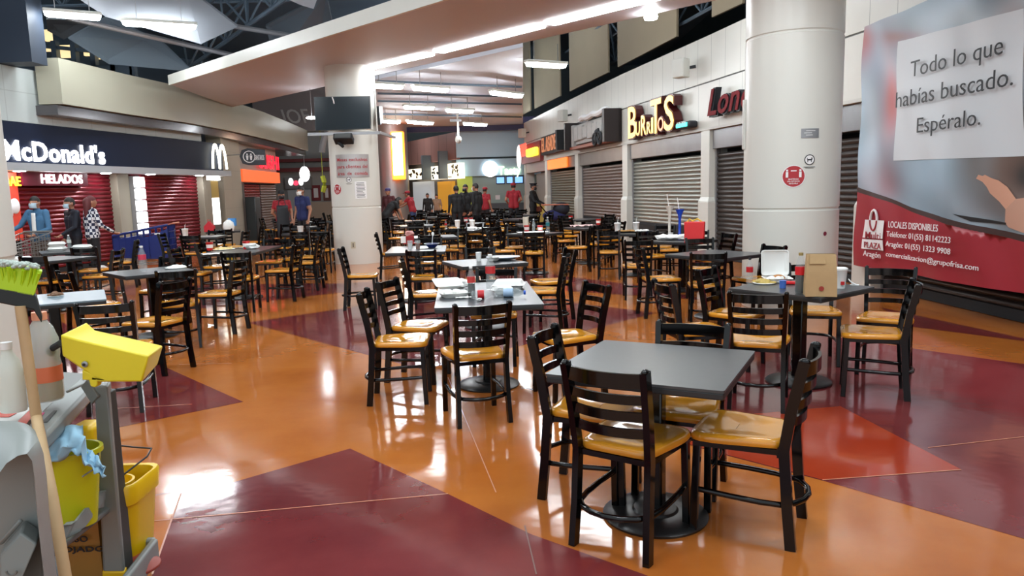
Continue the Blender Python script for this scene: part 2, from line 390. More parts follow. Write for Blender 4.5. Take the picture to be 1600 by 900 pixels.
wallbox('wall_left_backing', MP, 0, ML, 0, 3.2, .5, .7, DARK)
# mezzanine band
BP = [(-9.35,15.9),(-9.1,18.2),(-8.72,20.5),(-8.6,23),(-8.72,27),(-9.0,31),(-9.35,35)]
vs = []; 
for x, y in BP: vs += [(x,y,3.6),(x,y,4.54),(x-.5,y,4.54),(x-.5,y,3.6)]
fs = [(i*4+k, i*4+4+k, i*4+4+(k+1)%4, i*4+(k+1)%4) for i in range(len(BP)-1) for k in range(4)]+[(0,1,2,3),(24,25,26,27)]
b = MB(); b.add(vs, fs); struct(b.build('wall_mezzanine_band', PALE, smooth=60))
vs = []
for x, y in BP: vs += [(x-.12,y,3.38),(x-.12,y,3.58),(x-2.5,y,3.58),(x-2.5,y,3.38)]
b = MB(); b.add(vs, fs); struct(b.build('ceiling_mezzanine_underside', mat('dark_underside', rgb(92, 90, 92), .18, .5, noise=.15, nscale=1), smooth=60))

# ------------------------------------------------------------------ far end
BW = 38.0
struct(MB().box(-16, 9, BW+9, BW+9.2, 0, 9).build('wall_back', mat('far_wall', rgb(84, 96, 100), .6)))
struct(MB().box(-16.2, -16, -4, BW+9, 0, 9).build('wall_left_outer', mat('blue_dark', rgb(84, 106, 124), .7))); struct(MB().box(9, 9.2, -4, BW+9, 0, 9).build('wall_right_outer', mat('teal_dark', rgb(46, 66, 72), .7)))
# ceilings: low slab far away, dark roof high up
b = MB()
e1 = at(817,66,4.75); e2 = at(817,198,4.75); e3 = at(545,203,4.75); e4 = at(545,128,4.75)
b.add([(e4.x,e4.y,4.75),(e1.x,e1.y,4.75),(e2.x,e2.y,4.75),(e3.x,e3.y,4.75)], [(0,1,2,3)])
struct(b.build('ceiling_far', mat('far_ceiling', rgb(208, 212, 222), .6, noise=.12, nscale=.7), smooth=0, solid=.1))
struct(MB().box(-16, 9, 6, BW+9, 9, 9.2).build('ceiling', mat('dark_roof', rgb(104, 128, 146), .7, noise=.3, nscale=.4)))
struct(MB().box(-7, 3, 36, 36.3, 4.4, 5.0).build('trim_far_edge', mat('purple_dark', rgb(52, 48, 92), .5)))
# ------------------------------------------------------------------ lettering helpers
def text_on(pl, txt, x0, yb0, x1, yt0, m, name, par=None, depth=.02, out=.0, bold=0.0, shear=0.0):
    """text on a plane: baseline-left pixel (x0,yb0), cap top at the left yt0, right end x1"""
    s0, z0 = pl.px(x0, yb0); s1, _ = pl.px(x1, yb0); _, z1 = pl.px(x0, yt0)
    cu = bpy.data.curves.new('t', 'FONT'); cu.body = txt; cu.size = 1; cu.offset = bold; cu.shear = shear; cu.resolution_u = 3; cu.extrude = .02; cu.space_character = 1+max(0, bold)*3
    ob = bpy.data.objects.new('t', cu); C.objects.link(ob)
    dg = bpy.context.evaluated_depsgraph_get(); me = bpy.data.meshes.new_from_object(ob.evaluated_get(dg)); bpy.data.objects.remove(ob)
    P = np.array([v.co[:] for v in me.vertices]); mn = P.min(0); mx = P.max(0)
    sx = (s1-s0)/(mx[0]-mn[0]); sz = (z1-z0)/.70
    mb = MB(pl.M); mb.add([(s0+(p[0]-mn[0])*sx, -out-depth/2-(p[2]/.02)*depth/2, z0+p[1]*sz) for p in P], [tuple(f.vertices) for f in me.polygons])
    bpy.data.meshes.remove(me)
    return mb.build(name, m, par, smooth=0)
def parent_keep(root, *obs):
    bpy.context.view_layer.update()
    for o in obs:
        o.parent = root; o.matrix_parent_inverse = root.matrix_world.inverted()
def pempty(name, label, cat, loc, group=None):
    """top-level Empty at loc whose world-space parts are parented with a plain offset"""
    r = empty(name, label, cat, loc, 0, group); return r
def adopt(root, *obs):
    t = Matrix.Translation(root.location).inverted()
    for o in obs:
        o.data.transform(t); o.parent = root
class Bend:
    """wraps flat local geometry (s along, y into, z up) round a vertical cylinder"""
    def __init__(s, c, r, x, y):
        d = ray(x, y); a = d.x**2+d.y**2; b = -2*(d.x*c[0]+d.y*c[1]); cc = c[0]**2+c[1]**2-r*r
        t = (-b-math.sqrt(b*b-4*a*cc))/(2*a); p = Vector((0,0,H))+t*d
        s.c = c; s.r = r; s.a = math.atan2(p.y-c[1], p.x-c[0]); s.z = p.z; s.k = t*d.length/F
    def __matmul__(s, p):
        a = s.a+p.x/s.r; q = s.r-p.y; return Vector((s.c[0]+q*math.cos(a), s.c[1]+q*math.sin(a), s.z+p.z))

# ------------------------------------------------------------------ left restaurant front
NAVY = mat('sign_navy', rgb(16, 28, 52), .5, spec=.2, noise=.15, nscale=.7)
r = pempty('restaurant_sign', 'long dark navy restaurant fascia with white lit lettering and arches emblem', 'sign', MP.M @ Vector((MP.len*.6, 0, 2.8)))
s0, _ = MP.px(3, 230); s1, _ = MP.px(346, 240)
b = MB(MP.M); b.box(s0-.6, s1, -.02, .3, 2.36, 3.19)
t = text_on(MP, "McDonald's", 4, 249, 162, 218, LIT, 'lettering', depth=.015, out=.03, bold=.022)
b2 = MB(MP.M); sa, za = MP.px(328, 262); sb, zb = MP.px(347, 228); wd = sb-sa; zm = .72
za = 2.42
for k in (0, 1):
    x0 = sa+k*wd/2; b2.tube([(x0+wd/2*(i/12), -.1, za+zm*math.sin(PI*min(1, max(0, i/12)))**.55) for i in range(13)], .035, 8, up=(0,1,0))
adopt(r, b.build('panel', NAVY), t, b2.build('emblem', mat('arches_white', (1,.97,.8,1), .4, emit=3)))
o = MB(MP.M).box(s0-.6, s1+.05, -.25, .3, 2.2, 2.36).build('trim_ledge', mat('ledge_grey', rgb(176, 180, 184), .4)); struct(o)
r = pempty('menu_fascia', 'maroon strip under the navy fascia with white lit lettering', 'sign', MP.M @ Vector((MP.px(90, 280)[0], 0, 2.1)))
sa, za = MP.px(40, 290); sb, _ = MP.px(141, 290)
adopt(r, MB(MP.M).box(sa, sb, .05, .17, za, 2.2).build('panel', mat('maroon_panel', rgb(104, 24, 44), .35)), text_on(MP, 'HELADOS', 68, 286, 132, 272, LIT, 'lettering', depth=.01, out=-.045, bold=.012))
r = pempty('dessert_menu', 'red dessert board with yellow lettering beside the near pillar', 'sign', MP.M @ Vector((MP.px(20, 300)[0], 0, 1.8)))
sa, _ = MP.px(-30, 300); sb, za = MP.px(44, 375)
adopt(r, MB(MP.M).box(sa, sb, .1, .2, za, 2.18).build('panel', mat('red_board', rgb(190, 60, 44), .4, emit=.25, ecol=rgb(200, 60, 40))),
      text_on(MP, 'SUNDAE', -22, 290, 37, 275, mat('yellow_lit', rgb(255, 205, 40), .4, emit=1.5), 'lettering', depth=.02, out=-.07, bold=.02),
      (lambda q: (q.ell((MP.px(16,330)[0], .1, MP.px(16,325)[1]), .2, .03, .3), q.ell((MP.px(30,322)[0], .1, MP.px(30,322)[1]), .13, .04, .16), q)[2])(MB(MP.M)).build('ice_cream_picture', WHITEP))
RSH = mat('shutter_red', rgb(116, 20, 34), .24, .4, noise=.08)
for nm, xa, xb in (('left of the beige post, behind the people', 40, 188), ('between the beige posts, behind the blue cart', 205, 322)):
    sa, _ = MP.px(xa, 320); sb, _ = MP.px(xb, 320); org = MP.M @ Vector((sa, .22, 0))
    r = empty('roller_shutter', f'closed red roller shutter {nm}', 'shutter', org); r.rotation_euler.z = math.atan2(MP.d.y, MP.d.x)
    b = MB(); corr(b, 0, sb-sa, .1, 2.2, .1, .03); b.build('curtain', RSH, r, smooth=60)
    MB().box(0, sb-sa, -.02, .03, 0.005, .1).build('bottom_bar', DARK, r)
BEIGE = mat('beige_post', rgb(150, 142, 126), .5)
for xa, xb in ((187, 205), (320, 332)):
    sa, _ = MP.px(xa, 320); sb, _ = MP.px(xb, 320); b = MB(MP.M); b.box(sa, sb, 0, .4, 0, 2.2); struct(b.build('trim_post_beige', BEIGE, bevel=.01))
r = pempty('lit_sign_stack', 'vertical stack of white lit plates at the shutter post', 'sign', MP.M @ Vector((MP.px(207, 320)[0], -.2, 1.2)))
sa, _ = MP.px(201, 320); sb, _ = MP.px(216, 320)
for k in range(5): adopt(r, MB(MP.M).box(sa, sb, -.25, -.18, .7+k*.29, .96+k*.29).build('plate', mat('lit_plate', (.95,.97,1,1), .4, emit=1.6), bevel=.02))
adopt(r, MB(MP.M).box(sa+.1, sb-.1, -.18, .02, 0, 2.15).build('frame', GRAYM))
r = pempty('lit_menu_panel', 'tall narrow lit panel, yellow above white, at end of the navy fascia', 'sign', MP.M @ Vector((MP.px(340, 320)[0], 0, 1)))
sa, z0 = MP.px(333, 354); sb, _ = MP.px(347, 354)
adopt(r, MB(MP.M).box(sa, sb, .02, .1, .75, 1.55).build('white_screen', mat('lit_screen', (1,1,1,1), .4, emit=2.2)), MB(MP.M).box(sa, sb, .02, .1, 1.55, 2.05).build('yellow_panel', mat('mustard', rgb(190, 160, 84), .4)),
      MB(MP.M).box(sa-.15, sb+.1, 0, .08, 2.08, 2.2).build('white_strip', LIT), MB(MP.M).box(sa-.08, sb+.08, .05, .2, 0, 2.08).build('frame', mat('panel_frame', rgb(90, 88, 84), .4)))
for i, x in enumerate((22, 158, 228, 305)):
    s_, _ = MP.px(x, 268); c_ = MP.M @ Vector((s_, -.12, 2.185))
    tag(MB().lathe([(.02,0),(.1,0),(.11,.012)], 18, c_).build('downlight', mat('downlight_glow', (1,1,1,1), .4, emit=60, ecol=(.9,.95,1,1))), 'small round downlight in the ledge over the red shutters, ' + ['first from the near pillar','second from the near pillar','third from the near pillar','nearest the beige corner'][i], 'downlight', 'downlights in the ledge')
# sanitary / sushi part of the left wall
SP = Plane((-8.93, 22.4), (-9.65, 33.0))
sa, _ = SP.px(348, 300); sb, _ = SP.px(376, 300)
struct(wallbox('wall_left_beige', SP, sa, sb, 0, 3.4, -.05, .4, groove_mat('beige_stone', rgb(176, 166, 148), .9, .015, .55, .6, .85)))
sc, _ = SP.px(438, 300)
struct(MB(SP.M).box(sb, sc, .1, .4, 2.05, 3.4).build('wall_left_shop', mat('shop_grey', rgb(150, 142, 134), .5)))
r = pempty('sushi_sign', 'red lit sushi lettering over an orange lit strip', 'sign', SP.M @ Vector((sb+2, 0, 2.6)))
adopt(r, text_on(SP, 'SUSHI', 405, 262, 435, 240, mat('neon_red', (1,.01,.03,1), .4, emit=1.6), 'lettering', depth=.015, out=.02, bold=.012),
      MB(SP.M).box(sb+.3, sc, -.02, .1, 2.08, 2.5).build('orange_panel', mat('orange_sign', rgb(226, 92, 44), .4, emit=.8)))
s3, _ = SP.px(388, 320); s4, _ = SP.px(415, 320)
for nm, a_, e_, m_ in (('red lit closed roller shutter behind the waiter, nearer half', s3, s4, RSH), ('brown closed roller shutter behind the waiter, farther half', s4+.1, sc, SH[3][1])):
    r = empty('roller_shutter', nm, 'shutter', SP.M @ Vector((a_, .2, 0))); r.rotation_euler.z = math.atan2(SP.d.y, SP.d.x)
    b = MB(); corr(b, 0, e_-a_, .1, 2.05, .1, .03); b.build('curtain', m_, r, smooth=60); MB().box(0, e_-a_, -.02, .03, 0.005, .1).build('bottom_bar', DARK, r)
o = MB(SP.M).box(sb+.02, s3, .1, .3, 0, 2.05).build('trim_post_dark', mat('post_dark', rgb(60, 62, 62), .5)); struct(o)
# round restroom sign
c = atY(396, 245, 23.0); r = pempty('restroom_sign', 'dark round-ended restroom sign hanging before the red lit lettering', 'sign', c)
HP = Plane((c.x-.5, c.y-.25), (c.x+.5, c.y+.25))
b = MB(HP.M); b.prism([(x+.5, .0, c.z+z) for x, z in [(-.34,.02),(-.27,.2),(-.1,.26),(.42,.22),(.42,-.26),(-.1,-.25),(-.27,-.2)]], (0,.06,0))
b3 = MB(HP.M); b3.tube([(.43+.17*math.cos(a*PI/12), -.02, c.z+.17*math.sin(a*PI/12)) for a in range(24)], .014, 6, True, up=(0,1,0))
for dx in (-.055, .055): b3.ell((.43+dx, -.02, c.z+.075), .025, .012, .025, 8, 6); b3.prism([(.43+dx-.04,-.02,c.z+.04),(.43+dx+.04,-.02,c.z+.04),(.43+dx+.02,-.02,c.z-.1),(.43+dx-.02,-.02,c.z-.1)], (0,.012,0))
b4 = MB(HP.M); b4.M = None; b4.bar(c+Vector((0,.1,.1)), (-9.05,c.y+.75,c.z+.1), .03, .03)
adopt(r, b.build('plate', mat('sign_dark', rgb(36, 40, 50), .4), bevel=.01), b3.build('pictogram', WHITEP), b4.build('hanger', GRAYM), text_on(HP, 'SANITARIOS', 399, 250, 413, 242, WHITEP, 'lettering', depth=.01, out=.005, bold=.02))
o = MB(SP.M).box(s3-.75, s3-.1, -.45, -.1, .005, 1.55).build('ice_cream_freezer', mat('freezer_dark', rgb(42, 48, 50), .3), bevel=.03); tag(o, 'tall dark cabinet standing at the beige stone corner', 'cabinet')

# ------------------------------------------------------------------ far shops, left of the slim pillar
FPL = Plane((-16, 40), (-6, 40)); FR = mat('far_red_beam', rgb(120, 52, 52), .5)
def fbox(pl, x0, x1, y0, y1, a, e, m, name, bevel=0):
    s0, z0 = pl.px(x0, y1); s1, z1 = pl.px(x1, y0); return MB(pl.M).box(min(s0,s1), max(s0,s1), a, e, min(z0,z1), max(z0,z1)).build(name, m, None, bevel)
struct(fbox(FPL, 430, 560, 150, 380, .6, .8, mat('far_wall_grey', rgb(168, 168, 164), .5), 'wall_back_shops'))
for y0, y1, nm in ((246, 254, 'upper of two dark red beams over the far shops'), (260, 269, 'lower of two dark red beams over the far shops')):
    tag(fbox(FPL, 432, 560, y0, y1, -.3, .6, FR, 'shop_beam'), nm, 'beam')
r = pempty('kiosk', 'grey kiosk front with two white ovals and a red lit emblem', 'kiosk', FPL.M @ Vector((FPL.px(468, 300)[0], 0, 0)))
k1 = fbox(FPL, 443, 483, 276, 296, .3, .58, mat('kiosk_grey', rgb(140, 142, 142), .4), 'fascia')
k2 = MB(FPL.M)
for x in (452, 468): s_, z_ = FPL.px(x, 284); k2.ell((s_, .28, z_), .13, .03, .2)
k3 = MB(FPL.M); s_, z_ = FPL.px(460, 286); k3.ell((s_, .28, z_), .14, .03, .13)
k4 = fbox(FPL, 448, 482, 296, 330, .4, .58, mat('kiosk_glass', rgb(196, 204, 206), .2), 'display'); k5 = fbox(FPL, 446, 484, 330, 362, .2, .58, mat('kiosk_counter', rgb(150, 150, 150), .3), 'counter')
adopt(r, k1, k2.build('oval', mat('oval_lit', (1,1,1,1), .4, emit=1.5)), k3.build('emblem', mat('emblem_red', (1,.05,.1,1), .4, emit=1.2)), k4, k5)
for i, (x0, x1, c_, nm) in enumerate([(484, 496, rgb(128, 40, 46), 'maroon'), (502, 512, rgb(120, 70, 60), 'brown')]):
    r = pempty('poster', f'{nm} framed poster at the far shop beside the slim pillar', 'poster', FPL.M @ Vector((FPL.px(x0, 300)[0], .5, 1.5)))
    adopt(r, fbox(FPL, x0, x1, 289, 314, .5, .58, mat('poster_'+nm, c_, .4), 'print'), fbox(FPL, x0+3, x1-3, 294, 309, .47, .5, WHITEP, 'picture'))
o = MB().ell(atY(476, 272, 36), .24, .24, .36); o.cur = 1; o = o.tube([atY(476,270,36), Vector((atY(476,272,36).x, 36, 4.7))], .02, 5).build('pendant_lamp', [LIT, GRAYM]); tag(o, 'white glowing pendant lamp before the far kiosk', 'lamp')
tag(fbox(FPL, 484, 520, 315, 350, .2, .58, mat('far_counter', rgb(186, 170, 150), .5), 'shop_counter'), 'beige counter of the far shop beside the slim pillar', 'counter')
tag(MB().tube([atY(504+3*math.sin(t*.6), 275+t*5, 37) for t in range(6)]+[], .12, 6).tube([atY(504,275,37), Vector((atY(504,275,37).x,37,4.8))], .015, 5).build('hanging_decoration', mat('lime', rgb(190, 200, 60), .5)), 'lime and white hanging decoration left of the slim pillar', 'decoration')
ap = [atY(503+ (1-math.cos(t*PI/10))*14, 238-math.sin(t*PI/10)*34, 36.5) for t in range(11)]
tag(MB().tube(ap, .16, 8).build('arch', mat('arch_white', rgb(190, 190, 190), .4)), 'pale curved arch half hidden by the slim pillar', 'arch')
o = MB().box(-13.6, -9.2, 40.3, 40.5, 4.95, 7.2).build('wall_back_frieze', mat('frieze', rgb(170, 160, 158), .6)); struct(o)
QP = Plane((-16,40.28),(-6,40.28)); o = text_on(QP, 'IOF', 440, 193, 484, 171, mat('frieze_letters', rgb(232, 230, 226), .5), 'wall_lettering', depth=.05, bold=.005, shear=-.3); tag(o, 'big pale lettering on the far frieze beside the television', 'lettering')

# ------------------------------------------------------------------ far shops right of the slim pillar
b = MB(); b.lathe([(.8,0),(.8,5)], 40, (-5.45,34.5,0)); struct(b.build('wall_far_metal_column', mat('column_metal', rgb(168, 164, 162), .32, .55), smooth=60))
r = pempty('lit_column_sign', 'tall glowing orange and white light box on the metal column', 'sign', atY(620, 245, 33.4))
a_ = atY(613, 281, 33.4); e_ = atY(630, 205, 33.4)
adopt(r, MB().box(a_.x, e_.x, 33.4, 33.7, a_.z, e_.z).build('light_box', mat('orange_glow', rgb(255, 140, 40), .4, emit=3, ecol=rgb(255, 120, 40)), bevel=.05),
      MB().box(a_.x+.08, e_.x-.08, 33.36, 33.4, a_.z+.2, e_.z-.06).build('glowing_face', mat('face_glow', (1,.9,.7,1), .4, emit=9, ecol=(1,.88,.66,1))))
RP = Plane((-6.7, 45.6), (-2.62, 37.6)); TP = Plane((-2.62, 37.5), (1.9, 37.5))
struct(wallbox('wall_back_panels', RP, 0, RP.len, 3.15, 4.5, 0, .2, groove_mat('mauve_boards', rgb(186, 136, 126), 1.1, .05, .5)))
struct(MB(RP.M).box(0, RP.len, .5, .7, 0, 3.15).build('wall_back_niche', mat('niche', rgb(120, 112, 104), .5)))
for i, (x0, x1, y0, y1, nm) in enumerate([(641,669,262,281,'sandwiches'),(677,697,258,281,'cows'),(703,720,254,280,'dishes')]):
    r = pempty('menu_light_box', f'lit menu board {["nearest the metal column","in the middle of three","next to the pale blue fascia"][i]}', 'menu board', RP.M @ Vector((RP.px(x0, 270)[0], 0, 2.5)), 'lit menu boards on the far angled wall')
    s0, z0 = RP.px(x0, y1); s1, z1 = RP.px(x1, y0)
    bb = MB(RP.M); bb.box(s0, s1, -.1, .2, z0, z1); pm = MB(RP.M); rr = random.Random(i)
    for k in range(16): pm.ell((s0+(s1-s0)*rr.uniform(.08,.92), -.11, z0+(z1-z0)*rr.uniform(.12,.88)), (s1-s0)*rr.uniform(.03,.07), .02, .08*rr.uniform(.5,1.2), 8, 6)
    adopt(r, bb.build('light_box', mat('cream_lit', rgb(250, 240, 214), .4, emit=1.1)), pm.build('food_pictures', [mat('pic_brown', rgb(130, 96, 60), .5), BLACKP, mat('pic_olive', rgb(120, 110, 60), .5)][i]))
for x, y0, y1, nm in ((673, 243, 290, 'left'), (699.5, 236, 290, 'right')):
    s0, z1 = RP.px(x-2, y0); s1, z0 = RP.px(x+2, y1); o = MB(RP.M).box(s0, s1, -.5, .2, 2.2, z1).build('sign_fin', mat('fin_grey', rgb(120, 132, 140), .4)); tag(o, f'grey projecting fin between lit menu boards, the {"one nearer the metal column" if nm=="left" else "one nearer the pale blue fascia"}', 'fin', 'fins between the menu boards')
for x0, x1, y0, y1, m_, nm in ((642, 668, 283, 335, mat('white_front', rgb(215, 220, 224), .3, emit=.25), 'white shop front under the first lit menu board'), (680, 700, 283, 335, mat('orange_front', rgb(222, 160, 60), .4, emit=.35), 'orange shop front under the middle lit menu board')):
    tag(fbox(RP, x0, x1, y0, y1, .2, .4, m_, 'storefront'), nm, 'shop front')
BLUE = mat('pale_blue_panel', rgb(190, 230, 250), .35)
struct(MB(TP.M).box(0, TP.len, 0, .2, 3.22, 4.5).build('wall_back_blue', BLUE)); 
r = pempty('snack_sign', 'pale blue fascia with round white lamp and cream lettering', 'sign', TP.M @ Vector((2, 0, 2.7)))
b = MB(TP.M); s_, z_ = TP.px(766, 264); b.lathe([(.38, -.12), (.38, 0)], 28); 
disc = MB(TP.M @ Matrix.Translation((s_, -.02, z_)) @ Matrix.Rotation(PI/2, 4, 'X')); disc.lathe([(.4, 0), (.4, .1)], 32)
adopt(r, MB(TP.M).box(-.02, TP.len, -.02, .2, 2.28, 3.12).build('panel', BLUE), disc.build('round_lamp', mat('round_lit', (1,1,1,1), .4, emit=1.6)), text_on(TP, 'Tasty', 779, 273, 814, 260, mat('cream_letters', (1,.97,.6,1), .4, emit=1.4), 'lettering', depth=.04, out=.05, bold=.015))
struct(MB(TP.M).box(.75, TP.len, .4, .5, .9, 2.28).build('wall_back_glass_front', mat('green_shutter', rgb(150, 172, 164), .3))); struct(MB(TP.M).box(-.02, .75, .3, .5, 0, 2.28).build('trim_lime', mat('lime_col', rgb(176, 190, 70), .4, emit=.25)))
struct(MB(TP.M).box(.75, TP.len, .1, .6, 0, .9).build('wall_back_counter', mat('counter_dark', rgb(70, 74, 78), .4)))
for i, (x0, x1) in enumerate([(775,789),(791,802),(804,818)]):
    r = pempty('menu_screen', 'blue lit menu screen, ' + ['first from the lime column', 'middle one', 'third from the lime column'][i], 'screen', TP.M @ Vector((TP.px(x0, 285)[0], .3, 2.1)), 'menu screens under the pale blue fascia')
    s0, _ = TP.px(x0, 280); s1, _ = TP.px(x1, 290); sm = MB(TP.M).box(s0, s1, .3, .38, 1.86, 2.24).build('frame', DARK)
    adopt(r, sm, MB(TP.M).box(s0+.03, s1-.03, .28, .3, 1.9, 2.2).build('display', mat('screen_blue', rgb(110, 160, 230), .3, emit=1.3)))
o = fbox(TP, 774, 781, 305, 312, .36, .39, WHITEP, 'paper_notice'); tag(o, 'white paper notice taped on the green shop shutter', 'notice')

# ------------------------------------------------------------------ signs along the curved wall
def wplane(x0, x1, off=-.02):
    """plane tangent to the curved wall between two picture columns"""
    def hit(x):
        for i in range(4000):
            y = 4+i*.008
            d = ray(x, 250)
            if rwx(y)*d.y <= d.x*y: return (rwx(y), y)
        return (rwx(36), 36)
    a, e = hit(x0), hit(x1); return Plane(a, e, off)
def hitwall(x):
    d = ray(x, 250); lo, hi = 3.0, 40.0
    for _ in range(50):
        m_ = (lo+hi)/2
        if d.x*m_ < rwx(m_)*d.y: lo = lo; lo, hi = lo, m_
        else: lo, hi = m_, hi
    return (rwx(lo), lo)
def wallplane(x0, x1, off=-.02):
    def f(x):
        best = None
        for i in range(6400):
            y = 4+i*.005; d = ray(x, 250); e = abs(rwx(y)-d.x/d.y*y)
            if best is None or e < best[0]: best = (e, y)
        return (rwx(best[1]), best[1])
    return Plane(f(x0), f(x1), off)
BU = wallplane(978, 1075, -.24); LETR = mat('letters_yellow', rgb(255, 214, 110), .4, emit=1.0, ecol=rgb(255, 206, 110)); LSIDE = mat('letter_side', rgb(74, 18, 20), .4)
r = pempty('burritos_sign', 'yellow and red lettering of uneven height over the silver shutter', 'sign', BU.M @ Vector((1.5, 0, 3.2)))
LT = [('B',982,216,995,168),('U',994,212,1000,191),('R',1002,211,1010,181),('R',1011,209,1017,191),('I',1018,208,1021,184),('T',1017,209,1033,157),('O',1028,205,1037,184),('S',1038,204,1053,152)]
for ch, x0, yb, x1, yt in LT:
    adopt(r, text_on(BU, ch, x0, yb, x1, yt, LETR if ch not in 'O' else mat('letters_pink', rgb(235, 150, 110), .4, emit=.8), 'letter', depth=.006, out=.005, bold=.012),
          text_on(BU, ch, x0-.6, yb+1, x1+.6, yt-1, LSIDE, 'letter_body', depth=.2, out=-.21, bold=.03))
pl = wallplane(1053, 1085, -.24); r = pempty('turquoise_sign', 'small turquoise lit box beside the burritos lettering', 'sign', pl.M @ Vector((.5, 0, 3)))
s0, z0 = pl.px(1056, 203); s1, z1 = pl.px(1076, 188)
adopt(r, MB(pl.M).box(s0, s1, 0, .22, z0, z1).build('box', BLACKP, bevel=.04), MB(pl.M).box(s0+.03, s1-.06, -.02, .01, z0+.03, z1-.03).build('lit_face', mat('turquoise_lit', rgb(70, 225, 200), .4, emit=1.2), bevel=.03),
      text_on(pl, 'A LA CARTA', 1059, 195, 1073, 191.5, WHITEP, 'lettering', depth=.005, out=.025, bold=.01))
pl = wallplane(1105, 1170, -.22)
r = pempty('script_sign', 'dark red script lettering half hidden by the big round pillar', 'sign', pl.M @ Vector((.5, 0, 3.3)))
adopt(r, text_on(pl, 'Lond', 1106, 181, 1180, 141, mat('script_red', rgb(112, 26, 32), .7, spec=.2), 'lettering', depth=.008, out=.01, bold=.015, shear=.3),
      text_on(pl, 'Lond', 1107, 182, 1182, 140, BLACKP, 'lettering_body', depth=.12, out=-.13, bold=.03, shear=.3))
pl = wallplane(902, 972); r = pempty('framed_sign', 'dark framed grey relief sign with model motorbike and snow on top', 'sign', pl.M @ Vector((1.5, 0, 3.3)))
s0, z0 = pl.px(904, 235); s1, z1 = pl.px(971, 180); z0 = 2.82; z1 = 3.72
fr = MB(pl.M); fr.box(s0, s1, -.1, 0, z0, z1); fr.box(s0, s0+.12, -.5, 0, z0, z1); fr.box(s1-.2, s1, -.5, 0, z0, z1)
rel = MB(pl.M)
rr = random.Random(3)
n_ = 7
for k in range(n_):
    a0 = s0+.5+(s1-s0-.85)*k/n_; rel.box(a0, a0+(s1-s0-.85)/n_*.9, -.3, -.1, z0+.28+rr.uniform(-.04,.04), z1-.2+rr.uniform(-.05,.05))
rel.box(s0+.16, s0+.4, -.3, -.1, z0+.1, z1-.1); rel.box(s0+.45, s1-.25, -.22, -.1, z0+.15, z1-.12)
mb2 = MB(pl.M); cx = s1-.95
for dx in (-.25, .25): mb2.tube([(cx+dx+.16*math.cos(t*PI/8), -.42, z0+.14+.16*math.sin(t*PI/8)) for t in range(16)], .04, 6, True, up=(0,1,0))
mb2.bar((cx-.25,-.42,z0+.14), (cx+.05,-.42,z0+.36), .06, .1); mb2.bar((cx+.25,-.42,z0+.14), (cx+.1,-.42,z0+.42), .05, .06); mb2.ell((cx,-.42,z0+.34), .17, .07, .08)
tr = MB(pl.M); tr.box(s0+.05, s1-.3, -.34, -.1, z0, z0+.09); sn = MB(pl.M); sn.tube([(s0+1.4+t*(s1-s0-1.7)/8, -.3, z1+.03*math.sin(t*2)) for t in range(9)], .09, 7)
adopt(r, fr.build('frame', mat('frame_dark', rgb(34, 24, 24), .5)), rel.build('relief_letters', mat('stone_grey', rgb(176, 174, 170), .7, noise=.2), bevel=.02), mb2.build('model_motorbike', DARK), tr.build('trim_strip', mat('rust', rgb(140, 66, 40), .5)), sn.build('snow', WHITEP))
pl = wallplane(853, 893); r = pempty('plank_sign', 'rough orange wooden plank letters in a dark frame', 'sign', pl.M @ Vector((1, 0, 3.2)))
s0, _ = pl.px(853, 225); s1, _ = pl.px(892, 225); z0, z1 = 2.9, 3.6
bb = MB(pl.M); bb.box(s0, s1, -.2, 0, z0, z1); bb.box(s1-.25, s1, -.5, 0, z0, z1)
adopt(r, bb.build('frame', DARK), text_on(pl, 'EL ASADERO', 855, 238, 886, 216, mat('plank_orange', rgb(216, 140, 96), .6, emit=.2), 'lettering', depth=.03, out=.2, bold=.01))
pl = wallplane(815, 850); r = pempty('chicken_sign', 'dark red fascia with white mascotless round plaque, red letters and yellow panel', 'sign', pl.M @ Vector((1, 0, 3.2)))
r['label'] = 'dark red fascia with white oval plaque, red letters and yellow lit panel'
s0, _ = pl.px(820, 225); s1, _ = pl.px(849, 225)
pq = MB(pl.M); pq.ell((s0+.3, -.35, 3.05), .45, .08, .55)
adopt(r, MB(pl.M).box(s0-.2, s1, -.15, 0, 2.72, 3.55).build('panel', mat('fascia_red', rgb(126, 46, 46), .4)), pq.build('plaque', mat('plaque_lit', (1,1,1,1), .4, emit=.8)), MB(pl.M).box(s0+2.0, s1-.25, -.35, -.15, 2.95, 3.3).build('yellow_panel', mat('yellow_panel_lit', rgb(255, 226, 70), .4, emit=1.1), bevel=.05),
      text_on(pl, 'POLLO', 824, 245, 834, 226, mat('neon_letters', (1,.1,.06,1), .4, emit=1.2), 'lettering', depth=.06, out=.3, bold=.01))
# wall loudspeakers
for x, y, nm in ((1084,107,'above the turquoise box'), (892,181,'above the framed sign'), (826,208,'above the yellow lit panel')):
    pl = wallplane(x-6, x+6); s_, z_ = pl.px(x, y); k = (pl.M @ Vector((s_,0,z_))).length/F
    r = pempty('wall_speaker', f'small white wall loudspeaker {nm}', 'loudspeaker', pl.M @ Vector((s_, 0, z_)), 'wall loudspeakers')
    adopt(r, MB(pl.M @ Matrix.Translation((s_, -.3, z_)) @ Matrix.Rotation(.5, 4, 'Z')).box(-.15, .15, -.12, .12, -.2, .2).build('cabinet', WHITE, bevel=.02), MB(pl.M).bar((s_,-.2,z_), (s_+.1,0,z_+.03), .04, .06).build('bracket', DARK))

